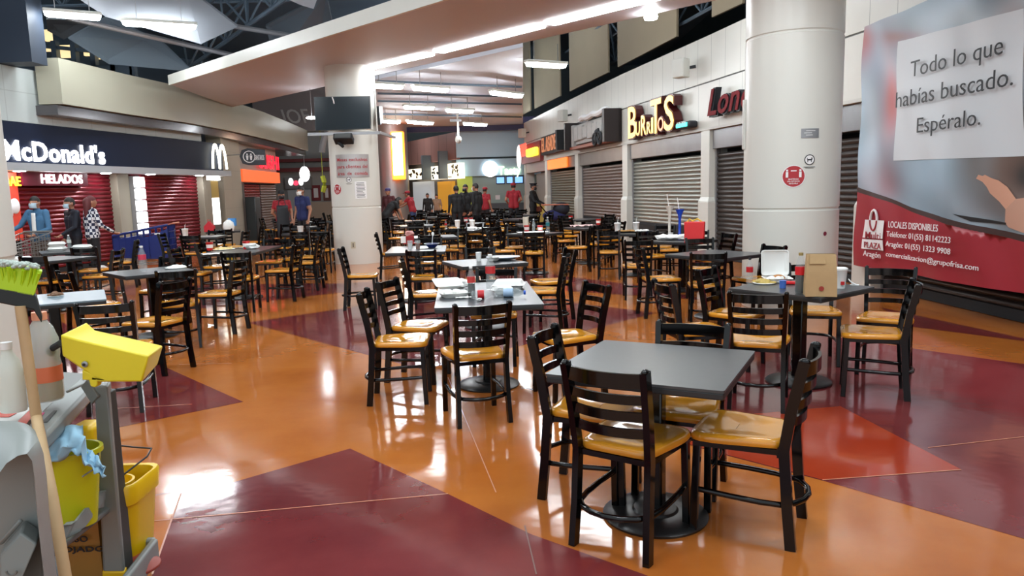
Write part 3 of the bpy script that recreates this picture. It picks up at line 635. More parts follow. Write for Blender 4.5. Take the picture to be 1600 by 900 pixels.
# ------------------------------------------------------------------ hanging banner
BN = Plane((5.08, 10.72), (5.3, 6.3), -.05)
def bp(x, y): return BN.px(x, y)
sL, zT = bp(1350, 42); sR = bp(1750, 200)[0]
zB0 = bp(1333, 414)[1]; zB1 = bp(1600, 458)[1]; sB1 = bp(1600, 458)[0]; zTop = bp(1500, 0)[1]; zTop = max(zT, zTop)
def bz(u): return zB0+(zB1-zB0)*(u*(sR-sL))/(sB1-sL)
NU, NV = 150, 110
def wob(u, v):
    return -.02*math.sin(u*14+v*3)*(1-v)**1.5 - .03*math.sin((u+v)*9)*max(0, v-.6) - .012*math.sin(u*31+v*17)
def bpos(u, v): s = sL+u*(sR-sL); z = bz(u)*(1-v)+zTop*v; return (s, wob(u, v), z)
b = MB(BN.M); b.grid(bpos, NU, NV)
me = b.mesh('print', mat('banner_print', (1,1,1,1), .4), smooth=180)
m_ = MATS['banner_print']; nt = m_.node_tree; va = nt.nodes.new('ShaderNodeVertexColor'); va.layer_name = 'Col'; nt.links.new(va.outputs['Color'], nt.nodes['Principled BSDF'].inputs['Base Color'])
ca = me.color_attributes.new('Col', 'FLOAT_COLOR', 'POINT')
def g2(x, y, cx, cy, sx, sy): return math.exp(-((x-cx)/sx)**2-((y-cy)/sy)**2)
Rw = BN.M.inverted()
def pixel_of(s, z):
    q = BN.M @ Vector((s, 0, z)) - Vector((0,0,H)); ww = q.dot(_fw); return 800+F*q.dot(RT)/ww, 450-F*q.dot(UP)/ww
BL = [(1350,60,40,40,(170,80,80),.9),(1380,55,60,12,(170,90,85),.8),(1372,120,14,120,(120,140,160),.8),(1393,160,10,40,(205,70,70),1),(1390,190,22,70,(190,120,120),.5),(1385,285,26,30,(160,60,60),.9),(1362,210,12,80,(200,215,225),.8),(1362,290,20,30,(175,180,190),.6),
      (1440,270,60,60,(158,180,196),.9),(1520,250,26,60,(120,104,96),.6),(1600,250,44,80,(112,84,70),1),(1585,60,40,60,(160,120,105),.8),(1400,40,70,12,(150,165,175),.7),(1500,30,60,22,(190,205,214),.8),(1580,270,32,60,(96,72,62),.9),(1530,320,50,25,(120,104,100),.7),(1460,320,60,20,(150,170,184),.8),(1600,275,14,18,(30,30,32),.8)]
for i in range(len(me.vertices)):
    u = (i % (NU+1))/NU; v = (i//(NU+1))/NV; s, _, z = bpos(u, v); x, y = pixel_of(s, z)
    c = [160, 188, 206]; W = 1
    for cx, cy, sx, sy, cc, a in BL:
        k = a*g2(x, y, cx, cy, sx*1.1, sy*1.1); c = [c[j]*(1-k)+cc[j]*k for j in range(3)]
    n_ = .94+.08*math.sin(x*.06+math.sin(y*.03)*2); ca.data[i].color = (lin(min(255, c[0]*n_)), lin(min(255, c[1]*n_)), lin(min(255, c[2]*n_)), 1)
r = pempty('hanging_banner', 'large printed vinyl banner with grey text panel and red contact band', 'banner', BN.M @ Vector((sL, 0, zB0)))
o = bpy.data.objects.new('print', me); C.objects.link(o); adopt(r, o)
def film(px, off, m, name):
    """a printed patch lying on the banner, subdivided to follow its folds"""
    P = [bp(x, y) for x, y in px]; bm = bmesh.new(); vs = [bm.verts.new((s, 0, z)) for s, z in P]; bm.faces.new(vs); bmesh.ops.triangulate(bm, faces=bm.faces)
    for _ in range(4): bmesh.ops.subdivide_edges(bm, edges=[e for e in bm.edges if e.calc_length() > .12], cuts=1, use_grid_fill=True)
    bmesh.ops.triangulate(bm, faces=bm.faces)
    for v_ in bm.verts:
        s, z = v_.co.x, v_.co.z; u = (s-sL)/(sR-sL); vv = (z-bz(u))/(zTop-bz(u)); v_.co.y = wob(u, vv)-off
    bmesh.ops.recalc_face_normals(bm, faces=bm.faces); me = bpy.data.meshes.new(name); bm.to_mesh(me); bm.free(); me.transform(BN.M); me.materials.append(m); me.shade_smooth()
    o = bpy.data.objects.new(name, me); C.objects.link(o); adopt(r, o); return o
film([(1404,65),(1600,13),(1600,244),(1397,251)], .006, mat('banner_panel', rgb(206, 210, 214), .4), 'text_panel')
top = [(1340,292),(1362,299),(1390,310),(1425,324),(1475,340),(1525,352),(1575,362),(1680,384)]
low = [(1340,300),(1362,306),(1387,315),(1425,331),(1475,349),(1525,361),(1575,372),(1680,398)]
film(top+low[::-1], .006, mat('banner_brown', rgb(62, 40, 38), .4), 'brown_edge')
film(low+[(1680,478),(1600,459),(1470,438),(1400,424),(1333.5,414)], .006, mat('banner_red', rgb(158, 34, 48), .4), 'red_band')
film([(1525,279),(1529,273),(1536,275),(1540,273),(1550,278),(1562,282),(1575,292),(1582,302),(1588,311),(1572,327),(1562,315),(1547,302),(1542,292),(1535,284)], .008, mat('banner_skin', rgb(212, 158, 132), .4), 'printed_hand')
film([(1588,311),(1600,309),(1640,300),(1640,372),(1600,364),(1575,355),(1570,347),(1572,327)], .009, mat('banner_sleeve', rgb(196, 150, 128), .4), 'printed_arm')
film([(1492,334),(1572,348),(1572,351),(1520,346)], .009, mat('banner_dark', rgb(24, 22, 24), .4), 'printed_tablet_edge')
for txt, x0, yb, x1, yt in (('Todo lo que', 1428, 121, 1571, 96), ('habías buscado.', 1405, 168.5, 1587, 144), ('Espéralo.', 1438, 207.5, 1537, 184)):
    adopt(r, text_on(BN, txt, x0, yb, x1, yt, BLACKP, 'lettering', depth=.004, out=.045, bold=-.006))
for txt, x0, yb, x1, yt, bo in (('LOCALES DISPONIBLES', 1394, 355, 1472, 345, .0), ('Teléfono: 01(55) 81142223', 1391, 369, 1492, 360.5, .0), ('Aragón: 01(55) 1323 9908', 1389.5, 384, 1492, 376, .004), ('comercializacion@grupofrisa.com', 1390, 400, 1537, 392.5, .0)):
    adopt(r, text_on(BN, txt, x0, yb, x1, yt, WHITEP, 'lettering', depth=.004, out=.05, bold=bo))
# bag-shaped logo
LOGO_R = MATS['banner_red']
film([(1355.5,343),(1385.5,344.5),(1384,373),(1351.5,371)], .03, WHITEP, 'logo_bag'); film([(1351.3,373.2),(1384.2,375.2),(1385,391.5),(1350.5,388)], .03, WHITEP, 'logo_plate')
s_, z_ = bp(1370, 344); ring = MB(BN.M); ring.tube([(s_+.085*math.cos(t*PI/10), -.045, z_+.14*math.sin(t*PI/10)) for t in range(11)], .017, 6, up=(0,1,0)); adopt(r, ring.build('logo_handle', WHITEP))
ring = MB(BN.M); ring.tube([(s_+.085*math.cos(t*PI/10), -.05, z_-.14*math.sin(t*PI/10)) for t in range(11)], .013, 6, up=(0,1,0)); adopt(r, ring.build('logo_arc', LOGO_R))
adopt(r, text_on(BN, 'Multi', 1357, 372, 1381, 361, LOGO_R, 'lettering', depth=.004, out=.045, bold=.002), text_on(BN, 'PLAZA', 1355, 386, 1381.5, 377, LOGO_R, 'lettering', depth=.004, out=.045, bold=.006), text_on(BN, 'Aragón', 1353.5, 399, 1381, 390.5, WHITEP, 'lettering', depth=.004, out=.045, bold=.005))
# ------------------------------------------------------------------ things fixed to the pillars
def stick(c, r, x, y): return Bend(c, r+.004, x, y)
def disc_mb(B, r_, y, n=28):
    mb = MB(B); mb.add([(0,y,0)]+[(r_*math.cos(2*PI*i/n), y, r_*math.sin(2*PI*i/n)) for i in range(n)], [(0, i+1, (i+1) % n+1) for i in range(n)]); return mb
def ring_mb(B, r_, wdt, y, n=28, mb=None):
    mb = mb or MB(B); vs = []
    for i in range(n):
        a = 2*PI*i/n; vs += [((r_-wdt)*math.cos(a), y, (r_-wdt)*math.sin(a)), (r_*math.cos(a), y, r_*math.sin(a))]
    mb.add(vs, [(2*i, 2*i+1, (2*i+3) % (2*n), (2*i+2) % (2*n)) for i in range(n)]); return mb
def rect_mb(B, x0, x1, z0, z1, y, mb=None, n=8):
    mb = mb or MB(B); vs = []
    for i in range(n+1): vs += [(x0+(x1-x0)*i/n, y, z0), (x0+(x1-x0)*i/n, y, z1)]
    mb.add(vs, [(2*i, 2*i+2, 2*i+3, 2*i+1) for i in range(n)]); return mb
def btext(B, txt, x0, z0, wd, cap, m, par, y=-.003, bold=0.0, name='lettering'):
    cu = bpy.data.curves.new('t', 'FONT'); cu.body = txt; cu.size = 1; cu.offset = bold; cu.resolution_u = 2
    ob = bpy.data.objects.new('t', cu); C.objects.link(ob); dg = bpy.context.evaluated_depsgraph_get(); me = bpy.data.meshes.new_from_object(ob.evaluated_get(dg)); bpy.data.objects.remove(ob)
    P = np.array([v.co[:] for v in me.vertices]); mn = P.min(0); mx = P.max(0); sx = wd/(mx[0]-mn[0]); mb = MB(B)
    mb.add([(x0+(p[0]-mn[0])*sx, y, z0+p[1]*cap/.7) for p in P], [tuple(f.vertices) for f in me.polygons]); bpy.data.meshes.remove(me)
    o = mb.build(name, m, None, smooth=0); adopt(par, o); return o
def pet_sign(c, r, x, y, R_, label):
    B = stick(c, r, x, y); t = pempty('no_pets_sign', label, 'sign', B @ Vector((0,0,0)))
    mb = disc_mb(B, R_*.9, -.001); k = ring_mb(B, R_, R_*.16, -.002)
    for dx, dz, w_, h_ in ((0,0,.9,.26),(-.36,-.26,.14,.4),(.34,-.26,.14,.4),(.42,.2,.22,.4),(-.46,.2,.1,.3)): rect_mb(B, (dx-w_/2)*R_, (dx+w_/2)*R_, (dz-h_/2)*R_, (dz+h_/2)*R_, -.002, k, 3)
    rect_mb(B, -R_*1.1, R_*1.1, -R_*1.42, -R_*1.32, -.002, k); rect_mb(B, -R_*.8, R_*.8, -R_*1.6, -R_*1.52, -.002, k)
    adopt(t, mb.build('plate', WHITEP, smooth=0), k.build('pictogram', BLACKP, smooth=0))
pet_sign(P_R, .575, 1265, 249.5, .062, 'round black and white no dogs sticker on the big round pillar')
pet_sign(P_L, .55, 545, 281, .06, 'round black and white no dogs sticker on the slim pillar under the grey notice')
def red_disc(c, r, x, y, R_, label):
    B = stick(c, r, x, y); t = pempty('distance_sticker', label, 'sticker', B @ Vector((0,0,0)))
    mb = disc_mb(B, R_, -.001); k = ring_mb(B, R_*1.03, R_*.06, -.002)
    for sx in (-1, 1):
        rect_mb(B, (sx*.58-.11)*R_, (sx*.58+.11)*R_, -.1*R_, .42*R_, -.003, k, 3); rect_mb(B, (sx*.58-.09)*R_, (sx*.58+.09)*R_, .46*R_, .64*R_, -.003, k, 3)
    rect_mb(B, -.25*R_, .25*R_, .46*R_, .56*R_, -.003, k, 3)
    adopt(t, mb.build('disc', REDP, smooth=0), k.build('pictogram', WHITEP, smooth=0))
    for i, (s, w_) in enumerate((('MANTENGA', .9), ('UNA DISTANCIA', 1.1), ('SEGURA', .8))): btext(B, s, -w_*R_/2, (-.32-.2*i)*R_, w_*R_, .12*R_, WHITEP, t, -.004, .02)
red_disc(P_R, .575, 1240, 275.5, .128, 'round red keep distance sticker on the big round pillar')
red_disc(P_L, .55, 527, 296, .115, 'oval looking red keep distance sticker near left edge of the slim pillar')
B = stick(P_R, .575, 1266, 208); t = pempty('metal_plate', 'small grey rectangular plate high on the big round pillar', 'plate', B @ Vector((0,0,0)))
mb = rect_mb(B, -.105, .105, -.055, .055, -.002); adopt(t, mb.build('plate', GRAYM, smooth=0))
mb = MB(B)
for k, (a0, a1) in enumerate(((-.05,.06),(-.07,.02),(-.05,.03))): rect_mb(B, a0, a1, .025-.025*k, .032-.025*k, -.004, mb, 3)
adopt(t, mb.build('engraving', WHITEP, smooth=0))
B = stick(P_R, .575, 1289, 365); tag(disc_mb(B, .026, -.002).build('round_sticker', mat('maroon_sticker', rgb(120, 40, 60), .5), smooth=0), 'tiny maroon sticker low on the big round pillar', 'sticker')
B = stick(P_L, .55, 552, 383); t = pempty('wall_outlet', 'beige power outlet low on the slim pillar', 'outlet', B @ Vector((0,0,0)))
adopt(t, rect_mb(B, -.05, .05, -.075, .075, -.006).build('cover', mat('outlet_beige', rgb(190, 184, 160), .5), smooth=0), rect_mb(B, -.014, .014, -.045, .045, -.008).build('socket', mat('outlet_slot', rgb(110, 104, 90), .5), smooth=0))
B = stick(P_L, .55, 551.5, 259); t = pempty('notice_plate', 'grey metal notice on the slim pillar with three lines of red lettering', 'sign', B @ Vector((0,0,0)))
adopt(t, rect_mb(B, -.4, .36, -.25, .25, -.01, None, 16).build('plate', mat('notice_metal', rgb(176, 172, 170), .35, .4), smooth=0))
for i, s in enumerate(('Mesas exclusivas', 'para clientes del', 'área  de  comida')): btext(B, s, -.36, .1-.15*i, .68, .075, REDP, t, -.013, .012)
B = stick(P_L, .55, 564, 297); t = pempty('rules_sheet', 'white printed rules sheet on the slim pillar', 'notice', B @ Vector((0,0,0)))
adopt(t, rect_mb(B, -.13, .13, -.19, .19, -.003).build('sheet', WHITEP, smooth=0)); mb = MB(B); rr = random.Random(5)
for k in range(11): rect_mb(B, -.09-.01*(k % 2), rr.uniform(.04,.1), .15-k*.031, .162-k*.031, -.005, mb, 3)
adopt(t, mb.build('print_lines', mat('print_grey', rgb(90, 90, 90), .5), smooth=0))
B = stick(P_R, .575, 1163.5, 195); b = MB(); q = B @ Vector((0,0,0))
tag(MB().cbox(q, .05, .05, .62).build('door_stay', mat('stay_white', rgb(205, 205, 198), .4), bevel=.01), 'narrow white metal cover at left edge of the big round pillar', 'cable cover')
# television and its rack
Y = 16.0
def q3(x, y, Y_=Y): return atY(x, y, Y_)
t = pempty('television', 'black flat television mounted on the slim pillar', 'television', q3(535, 178))
TL, TR, BR_, BL_ = q3(490,151.5,15.95), q3(578,150,16.1), q3(579.5,201,16.1), q3(492.5,204.5,15.95)
TVM = mat('tv_screen', rgb(14, 30, 40), .14, 0, .3)
def quadbox(P, dep, name, m, sh=0):
    c = sum(P, Vector())/4; P = [c+(p-c)*(1-sh) for p in P]; return MB().prism(P, dep).build(name, m, None)
adopt(t, quadbox([TL,TR,BR_,BL_], (0,.08,0), 'case', mat('tv_case', rgb(10,10,12), .3)), quadbox([p+Vector((0,-.012,0)) for p in (TL,TR,BR_,BL_)], (0,.01,0), 'screen', TVM, .035))
adopt(t, MB().tube([q3(519,152,15.9), q3(521,157,15.9), q3(522,162,15.9)], .012, 6).build('loose_cable', WHITEP), MB().cbox(q3(535,178,16.22), .5, .25, .4).build('wall_bracket', BLACKM))
t = pempty('second_television', 'thin black side of a second television at right edge of the slim pillar', 'television', q3(591, 178, 16.9))
adopt(t, MB().prism([q3(588,166,16.6), q3(593,166,17.2), q3(595,192,17.2), q3(590,195,16.6)], (.06,.0,0)).build('case', MATS['tv_case']), MB().bar(q3(591,178,16.9), Vector((P_L[0]+.565, 16.93, q3(591,178,16.9).z)), .06, .06).build('wall_bracket', GRAYM))
t = pempty('pillar_rack', 'grey metal bar rack round the slim pillar under the television', 'rack', q3(535, 209))
z_ = q3(535,208.5).z; rk = MB(); rk.bar((q3(480,209).x,16.05,z_), (q3(592,207).x,16.05,z_), .05, .06); rk.bar((q3(592,207).x,16.05,z_), (q3(592,207).x+.1,17.6,z_), .05, .06); rk.bar((q3(535,209).x,16.05,z_),(q3(535,209).x,16.4,z_),.05,.05)
adopt(t, rk.build('bars', GRAYM), MB().tube([(q3(586,142,16.55).x,16.5,q3(586,142,16.55).z),(q3(590,205,16.55).x,16.5,z_)], .02, 6).build('conduit', WHITE))
t = pempty('pillar_speaker', 'black slanted loudspeaker box under the television rack', 'loudspeaker', q3(537, 217))
c = q3(537, 217); adopt(t, MB(Matrix.Translation(c) @ Matrix.Rotation(-.5, 4, 'X')).box(-.2,.2,-.12,.12,-.07,.07).build('cabinet', DARK, bevel=.015), MB(Matrix.Translation(c) @ Matrix.Rotation(-.5, 4, 'X')).box(-.17,.17,-.13,-.12,-.05,.05).build('grille', mat('grille', rgb(84, 88, 88), .6)), MB().bar(c, c+Vector((0,.3,.1)), .05, .05).build('bracket', BLACKM))
t = pempty('surveillance_camera', 'small black camera on the slim pillar under the loudspeaker', 'camera', q3(533, 225)); c = q3(533, 225)
adopt(t, MB().tube([c+Vector((-.06,0,.03)), c+Vector((.05,-.05,-.06))], .035, 8).build('body', DARK), MB().bar(c, c+Vector((0,.38,.02)), .03, .03).build('bracket', DARK))
c = atY(716, 218, 30); t = pempty('dome_camera', 'white dome camera hanging on a rod before the pale blue fascia', 'camera', c)
adopt(t, MB().ell(c, .13, .13, .16).build('dome', WHITE), MB().tube([c, Vector((c.x,c.y,4.72))], .04, 6).build('rod', WHITE), MB().box(c.x-.3, c.x+.15, c.y-.05, c.y+.05, c.z+.7, c.z+.8).build('bracket', GRAYM))

# ------------------------------------------------------------------ lamps
LAMPS = [((583,133),(629,136),4.2,'beside the slim pillar'),((645,137),(700,141),4.2,'over the metal column, front row'),((767,144),(815,150),4.2,'front row, before the hanging boards'),((631,167),(678,169),4.2,'middle row, over the far diners'),((697,172),(739,174),4.2,'middle row, right of its pair'),
         ((597,189),(624,191),4.2,'last row, against the metal column'),((637,190),(676,193),4.2,'last row, second from the metal column'),((725,193),(760,195),4.2,'last row, over the pale blue fascia'),((822,99),(884,103),4.5,'hanging before the tan boards over the shutters'),
         ((68,20),(158,27),5.3,'upper left, before the dark block'),((190,35),(307,42),5.3,'upper left, under the tilted white panel')]
def lamp(p, q, name_label, grp=None):
    d = q-p; L = d.length; c = (p+q)/2; r = empty('fluorescent_lamp', name_label, 'ceiling lamp', c, math.atan2(d.y, d.x), grp)
    h = L/2; hs_ = MB().prism([(-h*1.03,-.11,.02),(h*1.03,-.11,.02),(h*1.03,.11,.02),(-h*1.03,.11,.02)], (0,0,.07)); hs_ = hs_.build('housing', WHITE, r, bevel=.02)
    MB().prism([(-h,-.05,-.05),(-h*.94,-.1,0),(-h*.94,.1,0),(-h,.05,-.05)], (0,0,.02))
    b = MB(); b.add([(-h,-.02,.018),(-h*.93,-.1,.018),(h*.93,-.1,.018),(h,-.02,.018),(h,.02,.018),(h*.93,.1,.018),(-h*.93,.1,.018),(-h,.02,.018),
                     (-h*.97,-.01,-.04),(-h*.9,-.07,-.06),(h*.9,-.07,-.06),(h*.97,-.01,-.04),(h*.97,.01,-.04),(h*.9,.07,-.06),(-h*.9,.07,-.06),(-h*.97,.01,-.04)],
                    [(8,9,10,11,12,13,14,15)]+[(i, (i+1) % 8, (i+1) % 8+8, i+8) for i in range(8)])
    b.build('diffuser', DIFF, hs_, smooth=0)
    b = MB(); b.bar((-h*.6,0,.09), (-h*.6,0,.5), .015, .015); b.bar((h*.6,0,.09), (h*.6,0,.5), .015, .015); b.build('hanger', GRAYM, r)
for a, e, z, nm in LAMPS: lamp(at(a[0],a[1],z), at(e[0],e[1],z), f'white glowing fluorescent lamp {nm}')
for i, (x, y) in enumerate([(-5,9),(-1.8,6.2),(1.8,6.6),(-4.5,3.5),(-.6,2.0),(2.6,2.2),(-8,8.5),(-8.2,10.5),(3.4,12.6),(1.2,9.4)]):
    lamp(Vector((x-.8,y,5.0 if i not in (7,8) else 5.2)), Vector((x+.8,y+.1,5.0 if i not in (7,8) else 5.2)), 'white fluorescent lamp of the near ceiling above the frame', 'near ceiling lamps out of frame')
for i, (x, y) in enumerate([(-10,13),(-4.5,12),(-12,17),(-.5,14.5),(1.6,19.5),(.2,27),(-1,33)]): lamp(Vector((x-.8,y,8.5)), Vector((x+.8,y,8.5)), 'added unseen fill lamp high under the dark roof', 'added high fill lamps out of frame')  # fill lamps added out of view to brighten the roof space and boards
for i, (x, y) in enumerate([(-1.9,36.8),(-.45,36.8),(-6.2,40.3)]): lamp(Vector((x-.6,y,5.25)), Vector((x+.6,y,5.25)), 'added hidden fill lamp above the ceiling edge before the far food counters', 'added fill lamps above the far ceiling edge')  # fill lamps added behind the ceiling slab to light the far fascia
c = at(1017, 30, 4.25); o = MB().lathe([(.02,0),(.1,-.0),(.11,.04),(.1,.08)], 20, c).build('round_lamp', DIFF); tag(o, 'small round glowing lamp under the edge of the pink soffit', 'ceiling lamp')
for x in (487,):
    c = atY(x, 184, 20); o = MB().ell(c, .15, .06, .04); o.cur = 1; o = o.tube([c, Vector((c.x, c.y, 4.36))], .008, 5).build('small_lamp', [DIFF, GRAYM]); tag(o, 'small glowing lamp left of the television', 'lamp')

# ------------------------------------------------------------------ hanging boards, roof panels, trusses
TANB = mat('tan_board', rgb(178, 162, 134), .7, noise=.06, nscale=1)
BDX = [(1160,1112,5,27),(1057,965,57,105),(950,890,113,143),(875,835,150,170),(829,816,172,180)]
for i, (xa, xb, ya, yb) in enumerate(BDX):
    p = at(xa, ya, 5.4); q = at(xb, yb, 5.4)
    b = MB(); b.prism([(p.x,p.y,p.z),(q.x,q.y,q.z),(q.x,q.y,9),(p.x,p.y,9)], (.06,.02,0))
    tag(b.build('hanging_board', TANB, smooth=0), 'tall tan board hanging over the shutter wall, ' + ['hard against the big pillar','widest one left of the big pillar','middle of the row','behind the hanging lamp','narrowest at the far end'][i], 'board', 'tan boards over the shutter wall')
STEEL = mat('truss_steel', rgb(92, 108, 122), .5, .2)
def truss(name, p, q, hgt, n, label, rr_=.05):
    p = Vector(p); q = Vector(q); b = MB(); up = Vector((0,0,hgt)); side = (q-p).cross(up).normalized()*hgt*.4
    b.tube([p, q], rr_, 6); b.tube([p+up+side, q+up+side], rr_, 6); b.tube([p+up-side, q+up-side], rr_, 6)
    for i in range(n):
        a = p+(q-p)*(i/n); e = p+(q-p)*((i+.5)/n); f = p+(q-p)*((i+1)/n)
        for s in (side, -side): b.tube([a, e+up+s], rr_*.6, 5); b.tube([e+up+s, f], rr_*.6, 5)
    return tag(b.build(name, STEEL), label, 'roof truss')
truss('roof_truss', (5.6,13,5.6), (3.0,32,6.0), 1.2, 10, 'dark triangular roof truss behind the tan boards')
truss('roof_truss', (-9.0,21.5,5.2), (-1.0,13.5,6.8), .9, 9, 'dark steel truss just above the pale edge of the pink soffit')
truss('roof_truss', (-14,20,6.6), (-4,20,6.6), .8, 8, 'grey steel truss crossing under the upper left roof')
truss('roof_truss', (-12,13,7.4), (2,17,7.0), .7, 10, 'upper steel truss crossing above the upper left lamps')
for i, (p, q, nm) in enumerate([((105,28),(380,90),'lower'),((180,10),(480,60),'upper')]):
    a = atY(p[0],p[1],17); e = atY(q[0],q[1],19); tag(MB().tube([a, e], .06, 8).build('roof_pipe', GRAYM), f'{nm} grey pipe crossing the upper left roof space', 'pipe')
for i, (pts, yy, c_, nm) in enumerate([([(95,-20),(290,-20),(371,42),(314,69),(165,26)], (16,17,18,17.5,16.5), rgb(140,145,152), 'pale tilted ceiling panel over the upper left lamps'), ([(165,27),(106,60),(170,100),(300,112),(252,66)], (19,18,19,20.5,20), rgb(120,134,146), 'blue grey tilted panel behind the upper left lamps'), ([(72,30),(150,32),(100,62),(74,48)], (18.5,18.5,19,19), rgb(132,136,140), 'small grey panel beside the dark block'),
      ([(452,0),(495,0),(490,14),(470,8)], (16,16,16.5,16.3), rgb(200,200,204), 'small pale panel corner over the soffit edge'), ([(415,40),(510,-10),(520,40),(500,60),(430,100)], (20,19,20,21,21), rgb(96,108,118), 'steel grey panel behind the soffit truss')]):
    b = MB(); b.prism([atY(x, y, Y_) for (x, y), Y_ in zip(pts, yy)], (0,.05,.05)); tag(b.build('roof_panel', mat(f'roof_panel_{i}', c_, .6), smooth=0), nm, 'roof panel')
struct(MB().box(-16, atY(69,50,15.5).x, 15.0, 15.5, 4.31, 9).build('wall_dark_block', mat('dark_block', rgb(34, 46, 62), .6)))
o = None
t = pempty('lit_stockroom_window', 'warm lit stockroom opening above the mezzanine band', 'window', atY(130, 85, 22)); wl = MB(); wf = MB()
for x0, x1, y0, y1 in ((70,78,46,64),(94,118,70,90),(131,136,73,87),(146,158,76,92),(160,176,82,94),(68,86,70,80)):
    p = atY(x0, y1, 22); q = atY(x1, y0, 22); wl.box(p.x, q.x, 22, 22.1, p.z, q.z)
p = atY(64, 112, 22); q = atY(205, 40, 22)
for k in range(6): wf.box(p.x+(q.x-p.x)*k/5-.07, p.x+(q.x-p.x)*k/5+.07, 21.8, 22, p.z-.3, q.z-.4)
wf.box(p.x, q.x, 21.8, 22, p.z-.3, p.z+.1); wf.bar((p.x,21.9,q.z-.5), (q.x+2,21.9,q.z-1.1), .1, .1)
adopt(t, wl.build('lit_pane', mat('warm_lit', rgb(236, 206, 150), .5, emit=.9, ecol=rgb(240, 214, 160))), wf.build('window_frame', STEEL))
for i, (y0, y1, nm) in enumerate(((127,133,'front'),(146,148,'middle'),(158,160,'third'),(178,180,'rear'))):
    a = at(590, y0, 4.6); e = at(815, y1+3, 4.6); tag(MB().tube([a, e], .035, 6).build('ceiling_conduit', STEEL), f'thin dark conduit under the far ceiling, {["nearest the soffit","second from the soffit","third from the soffit","farthest from the soffit"][i]}', 'conduit', 'conduits under the far ceiling')
# ------------------------------------------------------------------ dining chairs and tables
SEAT = mat('seat_amber', rgb(212, 142, 38), .11, 0, .5, noise=.08, nscale=6, coat=.4)
TOP = mat('table_laminate', rgb(62, 64, 66), .3, 0, .5, noise=.15, nscale=30)
TOPG = mat('table_laminate_pale', rgb(58, 62, 66), .3, 0, .45, noise=.12, nscale=30)
EDGE = mat('table_edge', rgb(34, 36, 38), .4)
def rr_poly(pts, r, n=4):
    out = []; k = len(pts)
    for i in range(k):
        p0, p, p1 = Vector(pts[i-1]), Vector(pts[i]), Vector(pts[(i+1) % k]); a = p+(p0-p).normalized()*r; e = p+(p1-p).normalized()*r
        for j in range(n+1): t = j/n; out.append(a*(1-t)**2+p*2*t*(1-t)+e*t*t)
    return out
def seat_mb(mb):
    P = rr_poly([(-.165,-.2),(.165,-.2),(.215,.1),(.2,.21),(-.2,.21),(-.215,.1)], .06)
    def ring(sc, z, dz=0): return [(p.x*sc, p.y*sc, z-dz*max(0, 1-(p.length/.26))) for p in P]
    n = len(P); rings = [ring(.9,.437), ring(.985,.44), ring(1,.45), ring(.995,.462), ring(.96,.472), ring(.85,.475), ring(.55,.467), ring(.2,.462)]
    vs = [q for r in rings for q in r]; fs = [(j*n+i, j*n+(i+1) % n, (j+1)*n+(i+1) % n, (j+1)*n+i) for j in range(len(rings)-1) for i in range(n)]
    fs += [tuple(range(n))[::-1], tuple((len(rings)-1)*n+i for i in range(n))]; mb.add(vs, fs)
def post_pts(s): return [(s*.178,-.235,0),(s*.172,-.215,.2),(s*.17,-.198,.44),(s*.176,-.225,.62),(s*.184,-.272,.835)]
def post_mb(mb, s):
    P = [Vector(p) for p in post_pts(s)]; C2 = []
    for i in range(len(P)-1):
        for t in (0, .5): C2.append(P[i].lerp(P[i+1], t))
    C2.append(P[-1]); mb.rect(C2, .03, .045, (0,1,0)); mb.ell(P[-1], .016, .024, .014, 8, 5)
SL = [(.795,.06),(.712,.04),(.636,.04),(.56,.04)]
def slat_mb(mb, z, h):
    yb = -.225-(z-.62)*.22; xb = .176+(z-.62)*.037
    pts = [(xb*math.sin(t*PI/16)/math.sin(PI/2) if False else xb*(t/8), yb-.045*(1-(t/8)**2), z) for t in range(-8, 9)]
    mb.rect(pts, .014, h)
def hoop_pts():
    o = [(-.178,.17,.205),(-.185,.02,.2),(-.182,-.1,.195)]
    for t in range(1, 8): a = PI+PI*t/8; o.append((.182*math.cos(a), -.13+.15*math.sin(a)*1.0, .192))
    return o+[(.182,-.1,.195),(.185,.02,.2),(.178,.17,.205)]
def frame_mb(mb):
    mb.rect([(-.19,.18,.425),(-.165,-.195,.425),(.165,-.195,.425),(.19,.18,.425)], .022, .024, closed=True)
    for s in (-1, 1): mb.bar((s*.168,-.21,.425), (s*.168,-.17,.425), .03, .04)
def chair_parts(root):
    b = MB(); seat_mb(b); b.build('seat', SEAT, root, smooth=50)
    b = MB(); frame_mb(b); b.build('seat_frame', BLACKM, root)
    for s in (-1, 1): b = MB(); post_mb(b, s); b.build('back_post', BLACKM, root, smooth=50)
    for s in (-1, 1): b = MB(); b.bar((s*.182,.185,0), (s*.178,.17,.43), .034, .034, (0,1,0)); b.build('leg', BLACKM, root, bevel=.004)
    for z, h in SL: b = MB(); slat_mb(b, z, h); b.build('slat', BLACKM, root, smooth=60)
    b = MB(); b.tube(hoop_pts(), .0135, 8); b.build('stretcher', BLACKM, root, smooth=60)
def chair_far():
    b = MB(); b.cur = 0; frame_mb(b)
    for s in (-1, 1): post_mb(b, s); b.bar((s*.182,.185,0), (s*.178,.17,.43), .028, .03, (0,1,0))
    for z, h in SL: slat_mb(b, z, h)
    b.tube(hoop_pts(), .0115, 6); b.cur = 1; seat_mb(b)
    return b.mesh('dining_chair', [BLACKM, SEAT], 50)
CH0 = None; FARM = chair_far(); placed = []
